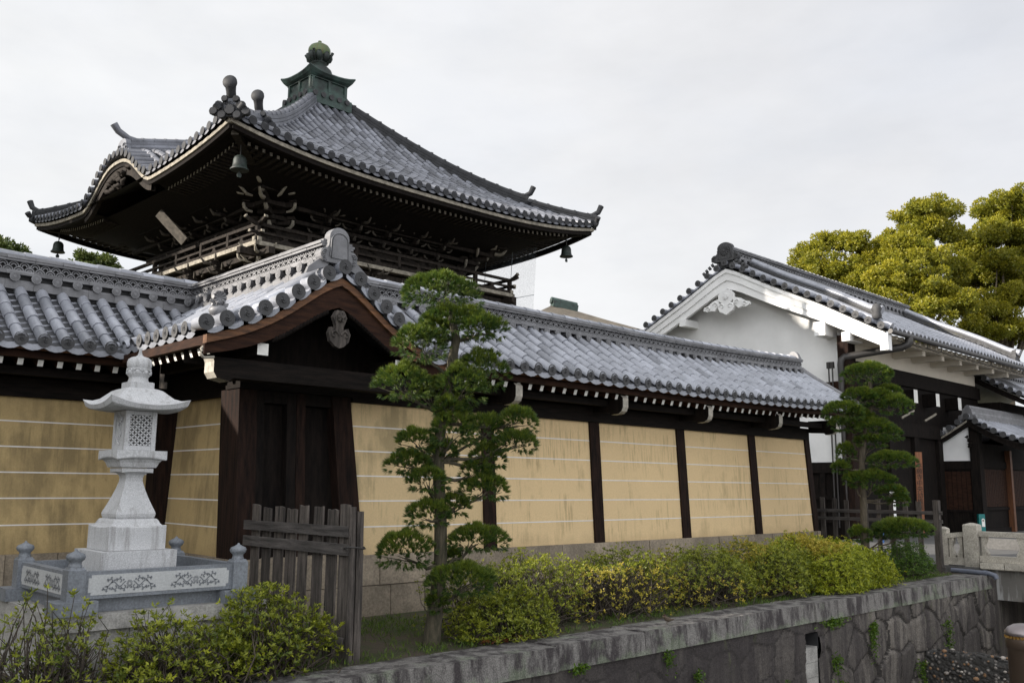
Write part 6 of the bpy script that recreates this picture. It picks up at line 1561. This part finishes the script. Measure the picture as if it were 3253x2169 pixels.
# ------------------------------------------------------------------ azalea bushes
def bush(name, label, base, rx, ry, h, mat, seed, n, twigs, group, ln=.030, wd=.012, shell=.72, box=2.6, bare=0.0, tl=(.3, .6), leaf_n=6, mat2=None, f2=0.0):
    rg = np.random.default_rng(seed); t = thing(name, label, 'shrub', base, group); B = np.array(base, float)
    # rosette positions spread through a rounded box, densest at the clipped outside
    v = rg.normal(size=(n, 3)); v[:, 2] = np.abs(v[:, 2]); v /= (np.abs(v)**box).sum(1)[:, None]**(1/box)
    lump = 1+.10*np.sin(v[:, 0]*5+seed)+.08*np.sin(v[:, 1]*7+2*seed)+.06*rg.normal(size=n)
    rad = np.where(rg.random(n) < shell, .86+.14*rg.random(n), .35+.55*rg.random(n))*lump
    pos = B+v*rad[:, None]*np.array((rx, ry, h))
    if bare > 0:                              # thin leggy lower part
        keep = rg.random(n) < np.clip((pos[:, 2]-B[2])/(h*bare), .16, 1); pos = pos[keep]; v = v[keep]; rad = rad[keep]; n = len(pos)
    pos[:, 2] = np.maximum(pos[:, 2], B[2]+.02)
    mb = MB()
    for _ in range(twigs):
        k = rg.integers(0, n); e = pos[k]; s = B+np.array((rg.normal()*rx*.28+(e[0]-B[0])*.45, rg.normal()*ry*.25+(e[1]-B[1])*.3, -.03))
        m_ = (s*.5+e*.5)+rg.normal(size=3)*.05; m_[2] = max(m_[2], .04); m2 = (m_+e)/2+rg.normal(size=3)*.03
        mb.tube([s, m_, m2, e], [.008, .006, .004, .002], 4, cap=False, tint=rg.random())
    mb.build('stems', 'twig', t)
    mats = [mat]+([mat2] if mat2 else [])
    cl = np.zeros(n, int)
    if mat2:
        fld = np.sin(pos[:, 0]*3.1+seed)+np.sin(pos[:, 1]*4.3+1.7*seed)+np.sin(pos[:, 2]*5+seed)+rg.normal(size=n)*.5
        cl = (fld > np.quantile(fld, 1-f2)).astype(int)
    mb = MB()
    for mi in range(len(mats)):
        p = pos[cl == mi]; vv_ = v[cl == mi]; rr = rad[cl == mi]; k = len(p)
        if not k: continue
        ax = vv_*.6+np.array((0, 0, .8))+rg.normal(size=(k, 3))*.35; ax /= np.linalg.norm(ax, axis=1)[:, None]
        q = np.cross(ax, rg.normal(size=(k, 3))); q /= np.linalg.norm(q, axis=1)[:, None]; w_ = np.cross(ax, q)
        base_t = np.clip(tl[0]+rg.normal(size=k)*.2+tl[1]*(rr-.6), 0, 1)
        for j in range(leaf_n):
            a = 2*np.pi*j/leaf_n+rg.random(k)*.6
            d = ax*(.5+.35*rg.random(k))[:, None]+q*np.cos(a)[:, None]+w_*np.sin(a)[:, None]
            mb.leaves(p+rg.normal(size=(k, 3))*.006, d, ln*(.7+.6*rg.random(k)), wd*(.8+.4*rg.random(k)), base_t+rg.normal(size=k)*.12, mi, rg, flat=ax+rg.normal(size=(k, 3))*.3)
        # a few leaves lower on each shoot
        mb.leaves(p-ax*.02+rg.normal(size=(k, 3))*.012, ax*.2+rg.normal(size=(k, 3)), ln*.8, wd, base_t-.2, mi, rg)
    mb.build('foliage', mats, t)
    return t
HG = 'azalea bushes of the hedge along the ochre wall'
bush('azalea_bush', 'low leggy green azalea spilling over the coping just right of the large pine trunk', (6.75, 7.18, 0), .62, .42, .48, 'azalea', 11, 1500, 150, HG, .040, .014, .6, 2.2)
bush('azalea_bush', 'thin clipped green azalea behind the low spilling one, nearest the large pine', (7.25, 7.62, 0), .95, .58, .69, 'azalea', 12, 2300, 300, HG, .038, .014, .78, 4.0, .8)
bush('azalea_bush', 'bare-stemmed clipped azalea with yellow-tipped crown, third bush from the large pine', (9.0, 7.60, 0), .98, .60, .68, 'azalea', 13, 2600, 330, HG, .038, .014, .78, 4.0, .85, mat2='azalea_y', f2=.36)
bush('azalea_bush', 'bushy olive azalea with many bare twigs in the middle of the hedge', (10.75, 7.55, 0), 1.0, .62, .66, 'azalea', 14, 3000, 300, HG, .038, .014, .78, 3.6, .6, mat2='azalea_y', f2=.28)
bush('azalea_bush', 'dense olive-green azalea left of the big bright bush at the end of the hedge', (12.4, 7.52, 0), .95, .68, .68, 'azalea', 15, 3800, 220, HG, .040, .015, .85, 3.2, .35, mat2='azalea_y', f2=.22)
bush('azalea_bush', 'big rounded bright green azalea with a yellow patch at the far end of the hedge', (14.05, 7.52, 0), 1.35, .88, .73, 'azalea_g', 16, 8500, 160, HG, .044, .016, .9, 2.5, 0, (.45, .5), mat2='azalea_y', f2=.08)
bush('leafy_shrub', 'loose dark green shrub under the far pine beside the fence post', (16.9, 7.35, 0), .75, .45, .62, 'weed', 17, 2200, 120, None, .036, .013, .6, 2.0, .2, (.25, .4))
FGp = 'yellow-green azaleas in front of the lantern'
bush('azalea_bush', 'leggy yellow-green azalea before the stone enclosure, beside the picket fence foot', (3.92, 7.06, 0), .62, .34, .66, 'azalea', 21, 1350, 260, FGp, .041, .0155, .58, 2.4, .35, (.32, .5), 7)
bush('azalea_bush', 'sparse yellow-green azalea in front of the middle of the stone enclosure', (3.12, 7.00, 0), .58, .32, .55, 'azalea', 22, 900, 230, FGp, .041, .0155, .52, 2.4, .25, (.32, .5), 7)
bush('azalea_bush', 'twiggy thin azalea at the left corner of the stone enclosure, cut by the frame', (2.22, 7.10, 0), .42, .34, .74, 'azalea', 23, 330, 190, FGp, .041, .0155, .52, 2.2, .2, (.30, .5), 7)
# ------------------------------------------------------------------ grass, weeds, fallen leaves
rg = np.random.default_rng(31)
mb = MB(); n = 9000
gx = rg.uniform(3.0, 18, n); gy = rg.uniform(6.92, 9.2, n)
f = np.sin(gx*2.3)+np.sin(gy*3.1+gx)+rg.normal(size=n)*.8; k = (f > .35)|(gy < 7.15)&(rg.random(n) < .4); gx, gy = gx[k], gy[k]; n = len(gx)
for _ in range(4):
    mb.leaves(np.stack([gx+rg.normal(size=n)*.02, gy+rg.normal(size=n)*.02, np.full(n, -.015)], 1), np.stack([rg.normal(size=n)*.6, rg.normal(size=n)*.6, np.ones(n)], 1), .035+.05*rg.random(n), .007, rg.random(n), r=rg)
mb.build('grass', 'grass', kind='stuff')
def weed(label, p, r_, hang, n, seed, mat='weed'):
    rg = np.random.default_rng(seed); mb = MB(); p = np.array(p, float)
    c = p+np.stack([rg.normal(size=n)*r_, -np.abs(rg.normal(size=n))*.02-.01, -np.abs(rg.normal(size=n))*hang+rg.normal(size=n)*.02], 1)
    for _ in range(4): mb.leaves(c+rg.normal(size=(n, 3))*.012, rg.normal(size=(n, 3))+np.array((0, -.6, .2)), .035, .020, rg.random(n), r=rg)
    tag(mb.build('wall_weed', mat, None, p), label, 'plant', 'weeds growing in the canal wall')
wy_ = lambda z: 6.45+.0*z-.09*(z+.25)*0
for q, (x, z, r_, hg, n, lb) in enumerate([(7.05, -.24, .06, .02, 40, 'small fern tuft in the joint under the coping nearest the camera'), (8.55, -.26, .05, .10, 40, 'little weed under the coping below the sparrow'), (9.1, -.55, .03, .10, 45, 'short trailing weed on the dark stones under the hedge'),
        (12.35, -.27, .16, .03, 100, 'spreading green weed just under the coping by the culvert'), (13.55, -.42, .05, .24, 130, 'long green creeper trailing from the coping right of the culvert'), (12.4, -.75, .07, .13, 70, 'leafy weed on the stones right of the culvert blocks'),
        (12.55, -1.15, .10, .14, 80, 'low weed clump below the culvert blocks at the right'), (11.05, -.95, .08, .06, 40, 'dull weed clump left of the culvert blocks'), (16.3, -.62, .10, .35, 90, 'mossy creeper patch on the paler fitted stones near the bridge'), (15.2, -1.15, .10, .22, 90, 'ivy patch beside the pebble weir')]):
    weed(lb, (x, 6.44, z), r_, hg, n, 60+q)
mb = MB(); n = 160; c = np.stack([rg.uniform(6.2, 7.0, n), rg.normal(size=n)*.05+6.95, .01+.03*rg.random(n)], 1)
mb.leaves(c, rg.normal(size=(n, 3))*(1, 1, .3), .05, .012, rg.random(n), r=rg); mb.build('fallen_leaves', 'deadleaf', kind='stuff')
# ------------------------------------------------------------------ big trees
def tree(name, label, base, clumps, mat, seed, leaf, per, group, tr=.45, cr=None):
    rg = np.random.default_rng(seed); t = thing(name, label, 'tree', base, group); B = np.array(base, float)
    cs = np.array([c[:3] for c in clumps]); mid = cs.mean(0); mb = MB()
    fork = B*.45+mid*.55; fork[2] = B[2]+(cs[:, 2].min()-B[2])*.75
    mb.tube([B, B*.6+fork*.4, fork], [tr*1.3, tr, tr*.8], 10)
    for c in clumps:
        e = np.array(c[:3]); m_ = (fork+e)/2+rg.normal(size=3)*.5; m_[2] += .4
        mb.tube([fork, m_, e], [tr*.4, tr*.22, tr*.06], 6)
    mb.build('trunk', 'bark', t)
    mb = MB()
    for x, y, z, r_ in clumps:
        ns = int(34+rg.integers(0, 10))
        for _ in range(ns):                     # secondary clumps give the crown its lumpy outline and gaps
            v = rg.normal(size=3); v /= np.linalg.norm(v); v[2] = abs(v[2])*.9-.25
            c = np.array((x, y, z))+v*r_*(.30+.95*rg.random()); s = r_*(.14+.22*rg.random())
            n = int(per*s*s); u = rg.normal(size=(n, 3)); u /= np.linalg.norm(u, axis=1)[:, None]
            p = c+u*s*(.5+.5*rg.random(n)**.5)[:, None]*np.array((1, 1, .8))
            ht = rg.normal()*.10
            mb.leaves(p, u+rg.normal(size=(n, 3))*.8+np.array((0, 0, .2)), leaf*(.7+.6*rg.random(n)), leaf*.55, np.clip(.30+ht+.18*u[:, 2]+rg.normal(size=n)*.16, 0, 1), r=rg)
    mb.build('crown', mat, t)
    return t
def px_clumps(lst, d0): 
    out = []
    for x, y, r_, dd in lst:
        p = at_depth(x, y, d0+dd); out.append((*p, r_/FPX*(d0+dd)))
    return out
TG = 'camphor trees behind the gatehouse'
D = 62.0
c1 = px_clumps([(1862, 585, 42, 0), (1915, 560, 44, 1), (1960, 565, 40, 0), (1890, 620, 48, -2), (1950, 630, 55, -2), (2000, 600, 40, 1), (1985, 660, 50, -3), (1920, 650, 40, -1), (2030, 640, 45, 1), (1850, 610, 28, 2), (2012, 588, 40, 1), (2035, 560, 36, 2), (1990, 620, 44, -1)], D)
c2 = px_clumps([(2125, 480, 44, 0), (2165, 490, 40, 2), (2090, 510, 40, 2), (2130, 535, 55, 0), (2080, 560, 45, -1), (2180, 545, 38, 1), (2110, 590, 60, -2), (2060, 600, 45, 0), (2050, 650, 60, -3), (2120, 660, 60, -4), (2030, 690, 45, -4), (2180, 620, 50, 0), (2110, 720, 55, -5), (2180, 700, 60, -4), (2150, 770, 50, -5), (2060, 720, 40, -5)], D-2)
c3 = px_clumps([(2210, 660, 45, 1), (2215, 720, 45, 0), (2212, 565, 38, 2), (2218, 610, 48, 1), (2305, 505, 45, 1), (2250, 600, 45, 1), (2320, 640, 55, 0), (2325, 470, 50, 0), (2280, 490, 42, 1), (2365, 500, 50, 0), (2300, 540, 55, -1), (2250, 560, 45, 1), (2350, 580, 55, 0), (2290, 610, 55, -2), (2400, 560, 60, 0), (2240, 640, 50, 0), (2330, 680, 60, -2), (2270, 710, 60, -3), (2390, 680, 60, 0), (2330, 760, 60, -3), (2240, 760, 50, -4), (2400, 780, 60, 0)], D+3)
for cl, lb, sd in ((c1, 'low spreading camphor tree with olive-gold leaves just behind the gatehouse ridge', 1), (c2, 'tall camphor tree with olive-gold leaves, the middle one behind the gatehouse', 2), (c3, 'dark-branched olive camphor tree at the right edge of the picture', 3)):
    m_ = np.array(cl).mean(0); tree('camphor_tree', lb, (m_[0], m_[1], 0), cl, 'camphor', sd, .19, 1000, TG)
SG = 'small trees beyond the left wall'
for lst, lb, sd in (([(20, 575, 26, 0), (45, 585, 22, 1), (-10, 570, 30, 0), (60, 600, 16, 0), (10, 600, 30, 0)], 'rounded small tree peeping over the left wall at the picture edge', 5), ([(190, 592, 22, 0), (215, 600, 25, 1), (245, 602, 22, 0), (255, 615, 16, 0), (175, 612, 18, 0), (210, 625, 30, 0)], 'rounded small tree peeping over the left wall below the tower eave', 6)):
    cl = px_clumps(lst, 47.0); m_ = np.array(cl).mean(0); tree('small_tree', lb, (m_[0], m_[1], 0), cl, 'smalltree', sd, .16, 1500, SG, .25)
# ------------------------------------------------------------------ unseen hall and trees, added on the sunny side to throw shade
hd = unit((6.8, 12.5, 0)); sd_ = np.array((-hd[1], hd[0], 0))
Hc = np.array((-17.5, 19.0, 0)); 
ha = thing('temple_hall', 'added tiled hall, unseen outside the left edge, blocking sun from the lantern', 'building', Hc)  # sun blocker added out of view, keeps the lantern in shade
w0 = float(Hc@hd)
def hp(w, s, z): p = Hc+hd*(w-w0)+sd_*s; return (p[0], p[1], z)
mb = MB(); mb.hexa([hp(-16, -5, 0), hp(8.6, -5, 0), hp(8.6, 5, 0), hp(-16, 5, 0), hp(-16, -5, 7.6), hp(8.6, -5, 7.6), hp(8.6, 5, 7.6), hp(-16, 5, 7.6)]); mb.build('hall_body', 'wood', ha)
mb = MB(); mb.sheet([[hp(-17, s, z), hp(9.75, s, z)] for s, z in ((-7, 7.0), (-3.5, 9.2), (-.4, 11.3), (-.4, 11.8), (.4, 11.8), (.4, 11.3), (3.5, 9.2), (7, 7.0))]); mb.build('tile_roof', 'tile', ha)
cl = [(-3+rg.normal()*1.6, 36+rg.normal()*1.6, z, 3.0) for z in np.linspace(9, 22.5, 9)]
tree('added_shade_tree', 'very tall tree added out of view left of the tower to shade the gable', (-3, 36, 0), cl, 'smalltree', 9, .5, 130, None, .5)  # added out of view so the gable's far half falls in shade

tree('added_shade_tree', 'full round tree added out of view beyond the left wall to shade the bridge', (-.9, 18.5, 0), [(-.9+rng.normal()*.8, 18.5+rng.normal()*.8, z, 2.0) for z in np.linspace(7.4, 11.6, 6)], 'smalltree', 10, .3, 260, None, .3)  # added out of view to keep sun off the bridge and kerb
for o in list(C.objects):
    if o.parent is None and o.get('category') and not o.get('kind'): o['kind'] = 'thing'
